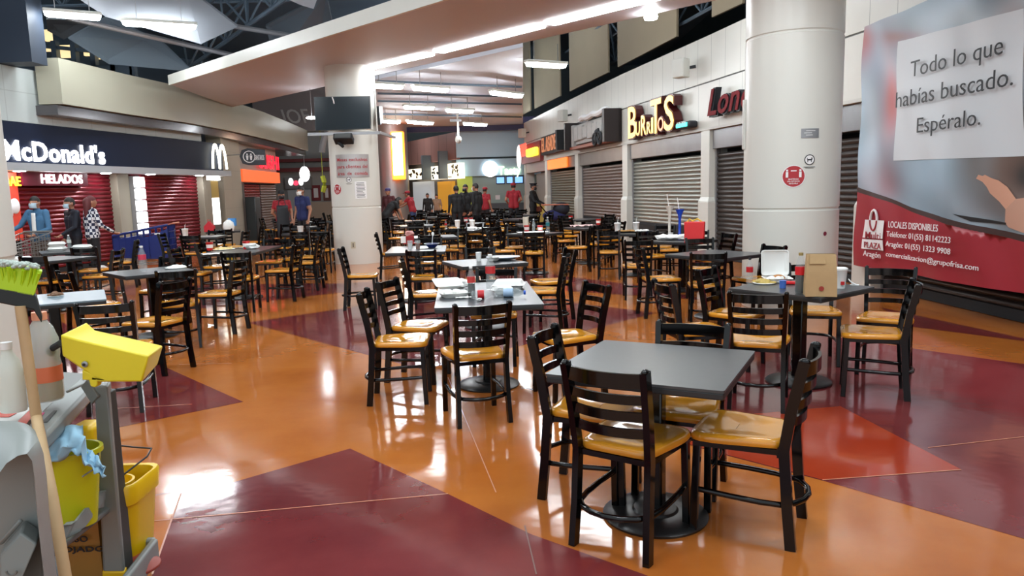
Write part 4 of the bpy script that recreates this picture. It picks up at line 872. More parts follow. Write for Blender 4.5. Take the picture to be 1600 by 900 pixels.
def chair(x, y, deg, label, group=None, far=False):
    global CH0
    if far:
        o = bpy.data.objects.new('dining_chair', FARM); C.objects.link(o); o.location = (x, y, 0); o.rotation_euler = (0, 0, math.radians(deg)); tag(o, label, 'chair', group)
    elif CH0 is None:
        o = CH0 = empty('dining_chair', label, 'chair', (x, y, 0), math.radians(deg), group); chair_parts(o)
    else: o = copy_thing(CH0, (x, y, 0), math.radians(deg), label, group)
    placed.append((x, y)); return o
def table_parts(root, L=.78, Wd=.78, m=TOP):
    h = .755
    b = MB(); b.prism([(p.x,p.y,h-.012) for p in rr_poly([(-L/2,-Wd/2),(L/2,-Wd/2),(L/2,Wd/2),(-L/2,Wd/2)], .012, 2)], (0,0,.012)); top = b.build('tabletop', m, root, smooth=0)
    b = MB(); b.prism([(p.x,p.y,h-.042) for p in rr_poly([(-L/2+.002,-Wd/2+.002),(L/2-.002,-Wd/2+.002),(L/2-.002,Wd/2-.002),(-L/2+.002,Wd/2-.002)], .012, 2)], (0,0,.03)); b.build('edge_band', EDGE, root, smooth=0, bevel=.006)
    for dy in (0,):
        b = MB(); b.prism([(-.042,dy-.042,.04),(.042,dy-.042,.04),(.042,dy+.042,.04),(-.042,dy+.042,.04)], (0,0,.66)); cl_ = b.build('column', BLACKM, root, bevel=.01)
        b = MB(); b.lathe([(.245,0),(.25,.012),(.235,.022),(.13,.034),(.11,.034),(.1,.044),(.06,.05)], 36, (0,dy,0)); b.build('base', mat('cast_base', rgb(20, 20, 21), .35), root, smooth=30)
        b = MB(); b.bar((-.25,dy,.7), (.25,dy,.7), .05, .025); b.bar((0,dy-.25,.7), (0,dy+.25,.7), .05, .025); b.build('bracket', BLACKM, cl_)
def table(x, y, deg, label, Wd=.78, L=.78, m=TOP, group=None):
    r = empty('dining_table', label, 'table', (x, y, 0), math.radians(deg), group); table_parts(r, L, Wd, m); return r
FT = None
def far_table(x, y, deg, label, group=None):
    global FT
    if FT is None:
        b = MB(); b.cur = 0; b.box(-.39,.39,-.39,.39,.713,.755); b.cur = 1; b.box(-.042,.042,-.042,.042,.02,.713); b.lathe([(.25,0),(.23,.02),(.1,.035)], 20); FT = b.mesh('dining_table', [TOPG, BLACKM], 30)
    o = bpy.data.objects.new('dining_table', FT); C.objects.link(o); o.location = (x, y, 0); o.rotation_euler.z = math.radians(deg); return tag(o, label, 'table', group)
# tables (centre, turn)
T = {}
def tb(k, x, y, deg, label, **kw): T[k] = (x, y, deg); return table(x, y, deg, label, **kw)
tb(1, .66, 3.36, -27, 'empty charcoal square table nearest the camera, four chairs tucked in')
tb(2, -.21, 5.83, 4, 'long charcoal table strewn with foam boxes and soda bottles', Wd=1.36, L=.78, m=TOPG)
tb(3, -.31, 8.42, 22, 'charcoal square table carrying a big pale plate, behind the long littered table', m=TOPG)
tb(4, 2.25, 5.68, 38, 'charcoal square table with paper bag, cola bottle and open foam box')
tb(5, 2.42, 8.66, 36, 'empty charcoal square table before the big round pillar', L=.85, Wd=.85)
tb(6, 2.55, 10.95, -42, 'small charcoal table with crumpled papers and two tall novelty cups')
tb(7, 2.2, 13.0, -30, 'charcoal table with two white straw cups and food trays', L=.9)
tb(8, 1.62, 15.2, -60, 'charcoal table with folded pink paper near the shutters')
tb(9, .45, 13.7, -40, 'charcoal table with white tray and two red cups', m=TOPG)
tb(10, -.95, 15.6, -25, 'charcoal table heaped with leftovers and white cups')
tb(11, -1.4, 13.5, 10, 'pale grey table end behind the blue bowl table', m=TOPG)
tb(12, -1.35, 10.6, 4, 'pale grey table with blue bowl and drinking glasses', Wd=1.2, L=.82, m=TOPG)
tb(13, -4.12, 8.36, -45, 'charcoal square table with half full soda bottle and napkin', m=TOPG)
tb(14, -3.9, 6.2, 30, 'pale blue sheened table with a small pile of leftovers, behind the cleaning cart', m=mat('table_blue_reflection', rgb(112, 134, 146), .25))  # blue of a reflection put into the colour of this top
tb(15, -7.35, 12.2, 35, 'charcoal table with foam boxes before the standing trio', m=TOPG)
tb(16, -6.6, 10.6, -20, 'charcoal table with a white box beside the near pillar', m=TOPG)
tb(17, -4.15, 11.4, 2, 'long charcoal table with red cups and heaped leftovers', Wd=1.4, L=.8)
tb(18, -6.5, 15.6, 5, 'charcoal table with one tall white cup before the red shutter')
tb(19, -7.0, 18.0, 20, 'charcoal table with red take-out box before the beige corner')
tb(20, -4.4, 15.9, -10, 'charcoal table with white cup left of the slim pillar')
tb(21, 1.9, 19.2, -50, 'charcoal table with a single red cup by the shutters')
CB = 'black amber-seated chair '
NEAR = [ # x, y, facing (deg, 0 = looks away from the camera), label
 (.525,3.18,-35,'tucked at the near side of the empty foreground table'), (1.05,3.255,61,'right of the empty foreground table, turned towards it'),
 (.41,3.66,-112,'left of the empty foreground table'), (.84,3.63,153,'far side of the empty foreground table, facing the camera'),
 (-.275,5.02,17,'at the near end of the long littered table, back to camera'), (-.85,5.5,-88,'nearer of two left of the long littered table'),
 (-.79,6.1,-105,'farther of two left of the long littered table'), (-.16,6.62,176,'at the far end of the long littered table'), (.40,5.5,112,'pulled out right of the long littered table'),
 (1.76,5.17,-22,'near side of the paper bag table, back to camera'), (2.65,5.34,67,'right of the paper bag table, nearer of the overlapping pair'), (3.05,5.92,148,'right of the paper bag table, farther of the overlapping pair'),
 (1.42,5.62,-80,'left of the paper bag table with its side to the camera'), (1.93,6.28,-128,'far left corner of the paper bag table'), (2.63,6.34,165,'far side of the paper bag table, behind the bag'),
 (2.19,8.2,-12,'near side of the empty table before the big pillar'), (1.8,8.85,-84,'left of the empty table before the big pillar'), (2.86,8.57,112,'right of the empty table before the big pillar'), (2.6,9.9,178,'far side of the empty table before the big pillar'),
 (-1.13,9.62,-4,'near side of the blue bowl table, back to camera'), (-.92,8.05,-80,'left of the big plate table'), (.34,8.08,78,'right of the big plate table, nearer one'), (.46,8.85,105,'right of the big plate table, farther one'),
 (-.4,9.25,180,'far side of the big plate table'), (-2.05,10.05,-86,'left of the blue bowl table, side on, alone on open floor'), (-2.2,13.6,-80,'right beside the slim pillar, side on'), (-.62,10.9,95,'right of the blue bowl table'), (-1.3,11.6,180,'far end of the blue bowl table'),
 (-3.0,5.5,14,'behind the yellow dustpan, at the pale blue sheened table'), (-3.28,6.65,72,'right of the pale blue sheened table, side on'), (-3.56,7.78,24,'near side of the soda bottle table'), (-3.42,8.55,84,'right of the soda bottle table, side on'), (-4.5,7.86,-40,'left of the soda bottle table, dark narrow back'), (-4.3,9.0,170,'far side of the soda bottle table'),
 (-3.72,10.1,8,'near end of the long leftovers table, back to camera'), (-3.45,11.05,84,'right of the long leftovers table, nearer one'), (-3.42,12.2,88,'right of the long leftovers table, farther one'), (-4.72,10.9,-90,'left of the long leftovers table, nearer one'), (-4.75,11.9,-92,'left of the long leftovers table, farther one'), (-4.1,12.5,178,'far end of the long leftovers table'),
 (1.78,10.35,-6,'back to camera between the big plate table and the tall cups'), (2.3,11.75,-165,'seat just showing behind the small table with tall cups'), (3.0,10.9,105,'right of the small table with tall cups, dark back'), (2.95,11.6,170,'behind the red bag on the small table'),
 (.4,12.95,0,'near side of the two red cups table, back to camera'), (1.7,12.7,-10,'near left of the white straw cups table'), (1.25,13.9,88,'right of the two red cups table'),
]
for x, y, d, l in NEAR: chair(x, y, d, CB + l)
MID = [
 (2.75,13.5,150,'far side of the white straw cups table'), (2.8,12.8,80,'right of the white straw cups table'), (1.15,15.7,-85,'left of the pink paper table'), (1.75,14.6,10,'near side of the pink paper table'), (2.1,15.6,120,'far side of the pink paper table'),
 (.1,14.3,175,'far side of the two red cups table'), (-.15,13.5,-80,'left of the two red cups table'), (-.4,15.1,4,'near right of the heaped leftovers table'), (-1.1,15.0,8,'near left of the heaped leftovers table'), (-1.55,15.7,-85,'left of the heaped leftovers table'), (-.8,16.25,178,'far side of the heaped leftovers table'), (-.35,15.8,88,'right of the heaped leftovers table'),
 (-1.4,12.95,0,'near side of the pale table end'), (-1.2,14.1,180,'far side of the pale table end'),
 (-3.9,12.95,0,'back to camera behind the long leftovers table'), (-3.66,13.3,84,'side on before the slim pillar'), (-3.8,14.9,4,'back to camera at left edge of the slim pillar'), (-4.3,15.3,0,'near side of the white cup table left of the slim pillar'), (-4.95,15.9,-90,'left of the white cup table beside the slim pillar'), (-4.4,16.6,180,'far side of the white cup table beside the slim pillar'),
 (-6.5,10.3,-6,'near side of the white box table, beside the green broom'), (-6.75,11.85,6,'near side of the foam box table'), (-7.9,11.9,-60,'left of the foam box table'), (-7.0,13.2,110,'right of the foam box table'), (-6.1,10.9,95,'right of the white box table'),
 (-6.4,14.95,4,'near side of the tall white cup table'), (-7.1,15.6,-85,'left of the tall white cup table'), (-5.9,15.7,90,'right of the tall white cup table'), (-6.6,16.3,178,'far side of the tall white cup table'),
 (-6.7,17.3,15,'near side of the red take-out box table'), (-6.35,18.1,95,'right of the red take-out box table'), (-7.65,17.9,-80,'left of the red take-out box table'), (-6.0,19.2,60,'beside the waiter, empty, before the red lit shutter'),
 (1.5,18.6,-30,'near left of the single red cup table'), (2.35,18.6,20,'near right of the single red cup table'), (1.6,19.8,-150,'far left of the single red cup table'), (2.45,19.8,120,'far right of the single red cup table'),
 (2.05,16.9,30,'between the pink paper table and the single red cup'), (1.3,17.2,-60,'behind the pink paper table, turned away'),
]
for x, y, d, l in MID: chair(x, y, d, CB + l, far=True)
rr = random.Random(11)
PERS = [tuple(atY(a_, 330, b_)[:2]) for a_, b_ in ((441,20.3),(473,19.8),(833,26.5),(714,23.5),(745,23.2),(729,24.6),(645,27.5),(753,28),(803,27),(602,22.5),(608,25.5),(861,26))]
FARROWS = [(-7.4,24.5),(-5.9,22.6),(-5.7,26.6),(-4.2,24.6),(-2.9,21.2),(-2.4,24.0),(-2.7,27.6),(-1.1,18.6),(-.9,21.4),(-.6,25.2),(-1.0,29.2),(.55,17.4),(.3,20.6),(.5,23.8),(.2,28.0),(-2.3,18.2),(-4.6,21.0),(-5.4,19.0),(-3.6,29.8),(-6.6,29.5)]
for i, (x, y) in enumerate(FARROWS):
    a = rr.uniform(-35, 35); far_table(x, y, a, 'charcoal table in the crowded far seating area, before the food counters', 'tables in the far seating area')
    for k in range(4):
        t = math.radians(a+k*90); o = rr.uniform(.5, .66); cx, cy = x+o*math.sin(t), y-o*math.cos(t)
        if any(math.hypot(cx-a_, cy-b_) < .5 for a_, b_ in placed+PERS): continue
        chair(cx, cy, math.degrees(t)+rr.uniform(-12, 12), 'black ladder-back chair in the crowded far seating area, before the food counters', 'chairs in the far seating area', True)
# ------------------------------------------------------------------ things on the tables
TZ = .756
GLASS = mat('clear_plastic', (.6,.66,.66,1), .06, 0, .6, alpha=.2); FOAM = mat('foam_white', rgb(232, 232, 228), .6); PAPER = mat('paper_white', rgb(236, 236, 232), .7); COLA = mat('cola', rgb(20, 8, 6), .1); REDL = mat('label_red', rgb(190, 26, 34), .4); CUPW = mat('cup_white', rgb(236, 236, 234), .45); CUPR = mat('cup_red', rgb(196, 30, 34), .4)
KRAFT = mat('kraft', rgb(176, 146, 104), .8, noise=.08, nscale=30); FOOD = mat('food_mix', rgb(176, 130, 70), .7, noise=.5, nscale=60); BREAD = mat('bread', rgb(170, 112, 54), .6, noise=.2, nscale=40); GREENF = mat('salad', rgb(186, 160, 84), .7, noise=.4, nscale=60)
def tp(x, y, z=TZ): p = at(x, y, z); return Vector((p.x, p.y, z))
def thing(name, label, cat, p, rz=0, group=None): return empty(name, label, cat, p, rz, group)
def cup(p, label, r0=.032, r1=.044, h=.12, m=None, lid=True, straw=True, band=None, group=None, logo=False):
    t = thing('paper_cup', label, 'cup', p, 0, group); b = MB(); b.lathe([(r0,0),(r1,h),(r1+.003,h+.003),(r1-.003,h+.004)], 20, cap=True); b.build('cup_body', m or CUPW, t)
    if lid: b = MB(); b.lathe([(r1+.003,h-.004),(r1+.003,h+.008),(r1-.008,h+.014),(.004,h+.015)], 20); ld_ = b.build('lid', CUPW, t)
    if straw: b = MB(); b.tube([(0,0,h),(.008,0,h+.08),(.02,.0,h+.11)], .0035, 6); b.build('straw', CUPW, ld_ if lid else t)
    if band: b = MB(); k = r0+(r1-r0)*.3; k2 = r0+(r1-r0)*.75; b.lathe([(k+.001,h*.3),(k2+.001,h*.75)], 20, cap=False); b.build('printed_band', band, t)
    if logo: b = MB(); b.box(-.012,.012,-r1-.002,-r0*.9,.03,.055); b.build('logo', REDL, t)
    return t
def bottle(p, label, h=.23, r=.033, liquid=None, level=.45, lab=REDL, cap=None, rz=0):
    t = thing('soda_bottle', label, 'bottle', p, rz); s = h
    prof = [(r*.85,0),(r,.015*s/.23),(r*.97,s*.3),(r*.92,s*.42),(r,s*.58),(r*.95,s*.68),(r*.5,s*.86),(r*.38,s*.92),(r*.38,s*.95)]
    b = MB(); b.lathe(prof, 20); b.build('bottle_body', GLASS, t)
    if liquid:
        lp = [(q*.94, z+.003) for q, z in prof if z <= s*level]; b = MB(); b.lathe(lp+[(lp[-1][0], s*level)], 20); b.build('drink', liquid, t)
    if lab: b = MB(); b.lathe([(r*1.02,s*.46),(r*1.03,s*.66)], 20, cap=False); b.build('label_band', lab, t)
    b = MB(); b.lathe([(r*.44,s*.93),(r*.44,s*1.0)], 14); b.build('bottle_cap', cap or CUPW, t); return t
def tray_box(b, L, Wd, h, fl=.012):
    P0 = rr_poly([(-L/2+.02,-Wd/2+.02),(L/2-.02,-Wd/2+.02),(L/2-.02,Wd/2-.02),(-L/2+.02,Wd/2-.02)], .02, 3); P1 = rr_poly([(-L/2,-Wd/2),(L/2,-Wd/2),(L/2,Wd/2),(-L/2,Wd/2)], .025, 3)
    P2 = [p*1.07 for p in P1]; n = len(P0)
    vs = [(p.x,p.y,0) for p in P0]+[(p.x,p.y,h) for p in P1]+[(p.x,p.y,h) for p in P2]+[(p.x*.97,p.y*.97,h-.006) for p in P1]+[(p.x*.97,p.y*.97,.006) for p in P0]
    fs = [tuple(range(n))[::-1]]+[(j*n+i, j*n+(i+1) % n, (j+1)*n+(i+1) % n, (j+1)*n+i) for j in (0,1) for i in range(n)]
    fs += [(2*n+i, 2*n+(i+1) % n, 3*n+(i+1) % n, 3*n+i) for i in range(n)]+[(3*n+i, 3*n+(i+1) % n, 4*n+(i+1) % n, 4*n+i) for i in range(n)]+[tuple(4*n+i for i in range(n))]
    b.add(vs, fs)
def clam(p, label, L=.2, Wd=.2, op=100, rz=0, food=True, group=None):
    t = thing('foam_box', label, 'food box', p, rz, group); b = MB(); tray_box(b, L, Wd, .035); b.build('tray', FOAM, t)
    if op is None:
        b = MB(Matrix.Translation((0,0,.072)) @ Matrix.Rotation(PI, 4, 'X')); tray_box(b, L, Wd, .034); b.build('lid', FOAM, t)
    else:
        b = MB(Matrix.Translation((0,Wd*.54,.038)) @ Matrix.Rotation(math.radians(180-op), 4, 'X') @ Matrix.Translation((0,Wd*.54,0))); tray_box(b, L, Wd, .03); b.build('lid', FOAM, t)
    if food and op is not None:
        b = MB(); q = random.Random(int(abs(p.x*100)))
        for k in range(7): b.ell((q.uniform(-.06,.06), q.uniform(-.06,.06), .03), q.uniform(.02,.045), q.uniform(.02,.04), .022, 8, 6)
        b.build('leftover_food', PAPER if food == 'paper' else FOOD, t)
    return t
def crumple(p, label, r=.05, m=None, sx=1, sy=1, sz=.6, n=7, name='crumpled_napkin', cat='napkin', seed=0):
    q = random.Random(seed+int(p.x*77)); bm = bmesh.new(); bmesh.ops.create_icosphere(bm, subdivisions=2, radius=r)
    for v in bm.verts:
        k = q.uniform(.7, 1.25); v.co = Vector((v.co.x*sx*k, v.co.y*sy*k, max(-r*sz*.9, v.co.z*sz*k)))
    z0 = min(v.co.z for v in bm.verts)
    for v in bm.verts: v.co.z -= z0
    me = bpy.data.meshes.new(name); bm.to_mesh(me); bm.free(); me.materials.append(m or PAPER); o = bpy.data.objects.new(name, me); C.objects.link(o); o.location = p; return tag(o, label, cat)
def pile(p, label, m, r=.1, n=12, seed=1, name='leftovers', h=.03):
    t = thing(name, label, 'leftovers', p); q = random.Random(seed); b = MB(); b.lathe([(r*1.1,0),(r*1.2,.008)], 20); b.build('wrapper', PAPER, t); b = MB(); b.lathe([(r*.8,.008),(r*.6,h),(r*.2,h*1.3)], 12)
    for k in range(n): a = q.uniform(0, 2*PI); d = r*q.random()**.5; b.ell((d*math.cos(a), d*math.sin(a), h*(1.1-d/r*.8)), q.uniform(.015,.035), q.uniform(.015,.03), q.uniform(.01,.022), 7, 5)
    b.build('food', m, t); return t
def sheet(p, label, L, Wd, rz, m, name='paper_sheet', cat='paper', wv=.006, tray=False):
    t = None; b = MB(); b.grid(lambda u, v: ((u-.5)*L, (v-.5)*Wd, .004+wv*abs(math.sin(u*9+v*5))), 10, 10); o = b.build(name, m, None, solid=.001); o.location = p; o.rotation_euler.z = rz; return tag(o, label, cat)
# long littered table
clam(tp(709,463), 'open foam box with leftovers at left edge of the long littered table', .21, .2, 168, .3, 'paper')
crumple(tp(718,450), 'crumpled white wrapper behind the open foam box on the long littered table', .06, PAPER, 1.5, .9, .7)
bottle(tp(737,463), 'small soda bottle with dark cola left in it on the long littered table', .235, .031, COLA, .44, mat('label_pink', rgb(200, 60, 56), .4), mat('no_cap', (.9,.9,.9,1), .2))
bottle(tp(767,452), 'taller nearly empty soda bottle with red label on the long littered table', .29, .04, None, 0, mat('label_red2', rgb(196, 44, 46), .4))
clam(tp(795,451), 'closed white foam box on the right of the long littered table', .25, .22, None, -.1)
def lying(p, label, L, r, rz, m, lab, capm):
    t = thing('lying_bottle', label, 'bottle', p+Vector((0,0,r)), rz); R_ = Matrix.Rotation(PI/2, 4, 'Y'); b = MB(R_); b.lathe([(r*.8,-L/2),(r,-L/2+.01),(r*.95,0),(r,.02),(r*.9,L*.28),(r*.4,L*.42),(r*.36,L*.46)], 18); b.build('bottle_body', m, t)
    if lab: b = MB(R_); b.lathe([(r*1.02,-L*.2),(r*1.02,L*.1)], 18, cap=False); b.build('label_band', lab, t)
    if capm: b = MB(R_); b.lathe([(r*.5,L*.44),(r*.5,L*.5)], 12); b.build('bottle_cap', capm, t)
lying(tp(797,464), 'crushed clear water bottle lying on its side with blue cap', .24, .034, -.12, GLASS, mat('label_blue', rgb(160, 186, 214), .4), mat('cap_blue', rgb(30, 90, 200), .4))
crumple(tp(785,460), 'crumpled cling film by the lying water bottle', .055, PAPER, 1.6, .8, .7, seed=3)
t = lying(tp(753,467), 'short cut red and clear bottle lying at near edge of the long littered table', .16, .034, .1, GLASS, REDL, None)
sheet(tp(724,466), 'folded white receipt before the open foam box', .12, .05, .1, PAPER)
crumple(tp(749,470,.756), 'small white napkin scrap by the dark cola bottle', .02, PAPER, seed=9)
# square table with the plate
t = thing('plate', 'large bluish white plate on the square table behind the soda bottles', 'plate', tp(786,406)); b = MB(); b.lathe([(.09,0),(.16,.022),(.2,.035),(.2,.04),(.15,.028),(.08,.012)], 32, ay=.8); b.build('dish', mat('plate_blue', rgb(206, 214, 230), .3), t)
cup(tp(748,408), 'small white cup beside the big plate', .026, .034, .1, None, False, False)
crumple(tp(772,409), 'crumpled foil napkin before the big plate', .05, mat('foil', rgb(160, 160, 156), .4), 1.4, 1, .7)
# paper bag table
bottle(tp(1171,444), 'small slim soda bottle with dark cap beside the sandwich', .215, .027, None, 0, REDL, BLACKP)
clam(tp(1214,440), 'open white foam box standing behind the burger, lid upright', .21, .2, 97, -.15, 'paper')
t = pile(tp(1194,443), 'flattened sandwich on white paper at left of the paper bag table', GREENF, .075, 12, 4, 'sandwich'); 
t = thing('burger', 'half eaten burger on its wrapper before the open foam box', 'burger', tp(1216,440)); b = MB(); b.ell((0,0,.03), .055, .05, .03); b.build('bun', BREAD, t); b = MB(); b.lathe([(.09,0),(.1,.006)], 14); b.build('wrapper', PAPER, t)
cup(tp(1223,450), 'tiny blue printed cup at near edge of the paper bag table', .024, .026, .055, mat('blue_print', rgb(70, 110, 190), .4), False, False)
t = thing('red_carton', 'flat red fries carton left of the cola bottle', 'carton', tp(1238,444), -.3); b = MB(); b.prism([(-.07,-.03,.002),(.06,-.04,.002),(.075,.03,.002),(-.06,.04,.002)], (0,0,.02)); b.build('carton', mat('carton_red', rgb(214, 20, 28), .4), t, bevel=.004)
bottle(tp(1250,458), 'full cola bottle with red label against the paper bag', .3, .038, COLA, .62, mat('label_cola', rgb(214, 30, 40), .4), mat('cap_brown', rgb(150, 130, 80), .4))
t = thing('paper_bag', 'tall folded brown paper bag with small red mark', 'bag', tp(1281,462), -.25)
def bagp(u, v, side): pass
b = MB(); w0, w1, d0, d1, hh = .105, .098, .06, .03, .3
def ringb(w_, d_, z, tilt=0): return [(-w_,-d_+tilt,z),(-w_*.3,-d_*1.04+tilt,z+.002),(w_,-d_+tilt,z),(w_*.97,tilt,z-.003),(w_,d_+tilt,z),(-w_,d_+tilt,z),(-w_*.95,tilt,z-.003)]
rings = [ringb(w0,d0,0), ringb(w0*1.0,d0*.95,.08,.004), ringb(w0*.985,d0*.82,.15,-.003), ringb(w1,d1*1.5,.24,.006), ringb(w1*.98,d1,hh,.012)]
vs = [q for r_ in rings for q in r_]; b.add(vs, [(j*7+i, j*7+(i+1) % 7, (j+1)*7+(i+1) % 7, (j+1)*7+i) for j in range(4) for i in range(7)]+[tuple(range(7))[::-1]]); b.build('bag_body', KRAFT, t, smooth=20)
b = MB(); b.prism([(-w1*.85,-d1*1.62,.235),(w1*.25,-d1*1.62,.235),(w1*.2,-d1*.95,.3),(-w1*.8,-d1*.95,.3)], (0,-.004,0)); b.build('folded_flap', KRAFT, t)
b = MB(Matrix.Translation((.0,-d0*1.03,.06)) @ Matrix.Rotation(PI/2,4,'X')); b.lathe([(.017,0),(.017,.004)], 14); b.build('printed_mark', mat('mark_red', rgb(150, 50, 40), .6), t)
cup(tp(1312,450), 'tall white lidded drink cup with tiny red logo right of the paper bag', .038, .052, .145, None, True, False, None, None, True)
t = thing('cable', 'tangled white cable on the table behind the drink cup', 'cable', tp(1332,446)); b = MB(); b.tube([(.035*math.cos(k*.45)+.006*k/6, .03*math.sin(k*.45), .004+.045*math.exp(-((k-6)/3)**2)) for k in range(26)], .0032, 6); b.build('wire', CUPW, t)
# tall cups table
for x, y, h, c_, nm in ((1046,372,.5,mat('yard_clear', rgb(214, 210, 200), .2), 'tall clear funnel topped novelty cup with long straw'), (1062,371,.44,mat('yard_blue', rgb(20, 70, 196), .25), 'tall blue funnel topped novelty cup')):
    t = thing('novelty_cup', nm, 'cup', tp(x,y)); b = MB(); b.lathe([(.04,0),(.045,.02),(.02,.06),(.022,h*.65),(.03,h*.8),(.07,h),(.066,h)], 18); b.build('cup_body', c_, t)
    b = MB(); b.tube([(0,0,h*.8),(-.04,0,h+.18)], .008, 6); b.build('straw', CUPW, t)
t = thing('tote_bag', 'red paper bag standing at right end of the tall cups table', 'bag', tp(1085,380), -.4); b = MB(); b.prism([(-.13,-.06,0),(.13,-.06,0),(.14,-.04,.3),(-.14,-.04,.3)], (0,.11,0)); b.build('bag_body', mat('bag_red', rgb(214, 36, 40), .4), t, bevel=.01); b = MB(); b.tube([(-.1,0,.3),(-.07,0,.34),(-.03,0,.31),(.04,0,.34),(.1,0,.3)], .012, 6); b.build('yellow_contents', mat('yellow_bits', rgb(226, 190, 50), .5), t)
for i, (x, y) in enumerate(((1036,375),(1050,375),(1068,375))): crumple(tp(x,y), ['crumpled paper under the clear novelty cup','white crumpled paper heap between the novelty cups','crumpled paper beside the red paper bag'][i], .09, PAPER, 1.4, 1, .5, seed=i)
cup(tp(1048,373), 'small white cup among crumpled papers', .03, .036, .09, None, False, False)
# straw cups table
cup(tp(965,362), 'white cup with straw, left one on the white straw cups table', .045, .06, .15); cup(tp(994,361), 'white cup with straw, right one on the white straw cups table', .045, .06, .15)
for x, y, nm in ((978,363.5,'left'), (1004,363,'right')):
    t = thing('food_tray', f'dark food tray with leftovers, {nm} one on the white straw cups table', 'tray', tp(x,y)); b = MB(); tray_box(b, .34, .24, .025); b.build('tray', DARK, t); b = MB(); q = random.Random(x)
    for k in range(12): b.ell((q.uniform(-.12,.12), q.uniform(-.08,.08), .03), .035, .03, .02, 7, 5)
    b.build('leftovers', FOOD if nm == 'left' else PAPER, t)
# shutter side tables
sheet(tp(911,354.5), 'folded pink printed paper on a table by the shutters', .5, .35, .2, mat('pink_paper', rgb(222, 180, 176), .6), wv=.04)
RC = 'red cup with white rim '
def rcup(x, y, label, z=TZ): return cup(tp(x, y, z), RC+label, .042, .055, .12, CUPR, False, False, mat('cup_band', rgb(235, 225, 222), .5))
rcup(935,351,'near the shutters on the pink paper table'); rcup(892,345,'alone on the far shutter side table'); rcup(823,362,'left one on the white tray'); rcup(844,362.5,'right one on the white tray')
t = thing('serving_tray', 'white serving tray under two red cups', 'tray', tp(833,364), .1); b = MB(); tray_box(b, .55, .36, .02); b.build('tray', CUPW, t)
cup(tp(822,360.5)+Vector((0,.15,0)), 'tall frosted cup behind the two red cups', .05, .06, .26, mat('frosted', rgb(210, 205, 190), .3), False, False); bottle(tp(834,363.6), 'small pale bottle between the two red cups', .26, .03, None, 0, None)
bottle(tp(856,364.5), 'teal bottle at right end of the two red cups table', .3, .035, None, 0, mat('label_teal', rgb(40, 120, 130), .4))
# heaped leftovers table
cup(tp(715,356), 'white cup, left one over the heaped leftovers', .045, .06, .16, None, True, False); cup(tp(738,356), 'white cup, right one over the heaped leftovers', .045, .06, .16, None, True, False)
rcup(728,347.6,'left of a pair behind the heaped leftovers'); rcup(736,347.6,'right of a pair behind the heaped leftovers')
pile(tp(707,357), 'leftover food and bowls at left of the heaped leftovers table', FOOD, .14, 14, 6); pile(tp(738,357), 'leftover rice and wrappers at the middle of the heaped leftovers table', PAPER, .15, 14, 7); sheet(tp(752,358), 'white paper at right end of the heaped leftovers table', .3, .25, .3, PAPER, wv=.03)
bottle(tp(697,359.5), 'slim red sauce bottle left of the heaped leftovers', .22, .026, None, 0, REDL, CUPR)
# blue bowl table
t = thing('napkin_dispenser', 'red and white napkin holder topped with clutter at left of the blue bowl table', 'dispenser', tp(641,381)); b = MB(); b.box(-.1,.1,-.08,.08,.001,.02); b.box(-.06,.06,-.05,.05,.02,.13); b.build('holder', mat('holder_red', rgb(150, 24, 30), .4), t, bevel=.008); b = MB(); b.box(-.14,-.061,-.06,.02,.02,.12); b.build('napkins', PAPER, t)
crumple(tp(641,381)+Vector((0,0,.13)), 'crumpled red and white wrappers on top of the napkin holder', .07, mat('wrap_red', rgb(206, 150, 146), .5, noise=.4, nscale=60), 1.1, .9, .6)
for x, m_, nm in ((641,GLASS,'clear empty drinking glass, left one before the napkin holder'), (653,mat('tea', rgb(120, 60, 34), .15),'drinking glass of brown tea, right one before the napkin holder')):
    t = thing('drinking_glass', nm, 'glass', tp(x,390)); b = MB(); b.lathe([(.028,0),(.042,.13),(.039,.13),(.026,.006)], 18, cap=False); b.build('glass', GLASS, t); b = MB(); b.lathe([(.026,.006),(.036,.09)], 18); b.build('drink', m_ if m_ is not GLASS else mat('ice', (.9,.92,.92,1), .2, alpha=.5), t)
t = thing('bowl', 'dark blue bowl with white plastic spoon standing in it', 'bowl', tp(675,387)); b = MB(); b.lathe([(.045,0),(.06,.01),(.11,.06),(.105,.06),(.05,.012)], 24, cap=True); bw_ = b.build('bowl', mat('bowl_blue', rgb(30, 50, 130), .25), t); b = MB(); b.lathe([(.112,.058),(.114,.064),(.104,.064)], 24, cap=False); b.build('white_rim', CUPW, bw_); b = MB(); b.bar((0,0,.03), (.02,0,.2), .025, .006); b.ell((.02,0,.2), .02, .008, .03, 8, 6); b.build('spoon', CUPW, t)
sheet(tp(658,389), 'white napkin beside the blue bowl', .16, .16, .2, PAPER)
# left tables
bottle(tp(224,424), 'clear soda bottle with red label standing on the left square table', .29, .042, None, 0, mat('label_pinkred', rgb(206, 60, 84), .4)); t = pile(tp(275,419), 'white napkin and leftovers on a flat plate beside the soda bottle', PAPER, .1, 10, 12)
pile(tp(86,463), 'small dark pile of leftovers on the pale blue sheened table', mat('leftover_dark', rgb(110, 76, 50), .7, noise=.5, nscale=60), .05, 12, 14)
clam(tp(90,392), 'closed foam box on its lower twin, before the man in the blue jacket', .24, .22, None, .2); clam(tp(90,392)+Vector((0,0,.078)), 'foam box stacked on top before the man in the blue jacket', .23, .21, None, .35)
bottle(tp(109,390), 'small clear water bottle between foam boxes', .25, .034, None, 0, mat('label_pale', rgb(190, 196, 190), .4)); clam(tp(129,389), 'flat closed foam box before the woman in checks', .26, .2, None, -.2); clam(tp(33,409), 'white foam box at edge of the near left pillar', .22, .2, None, 0)
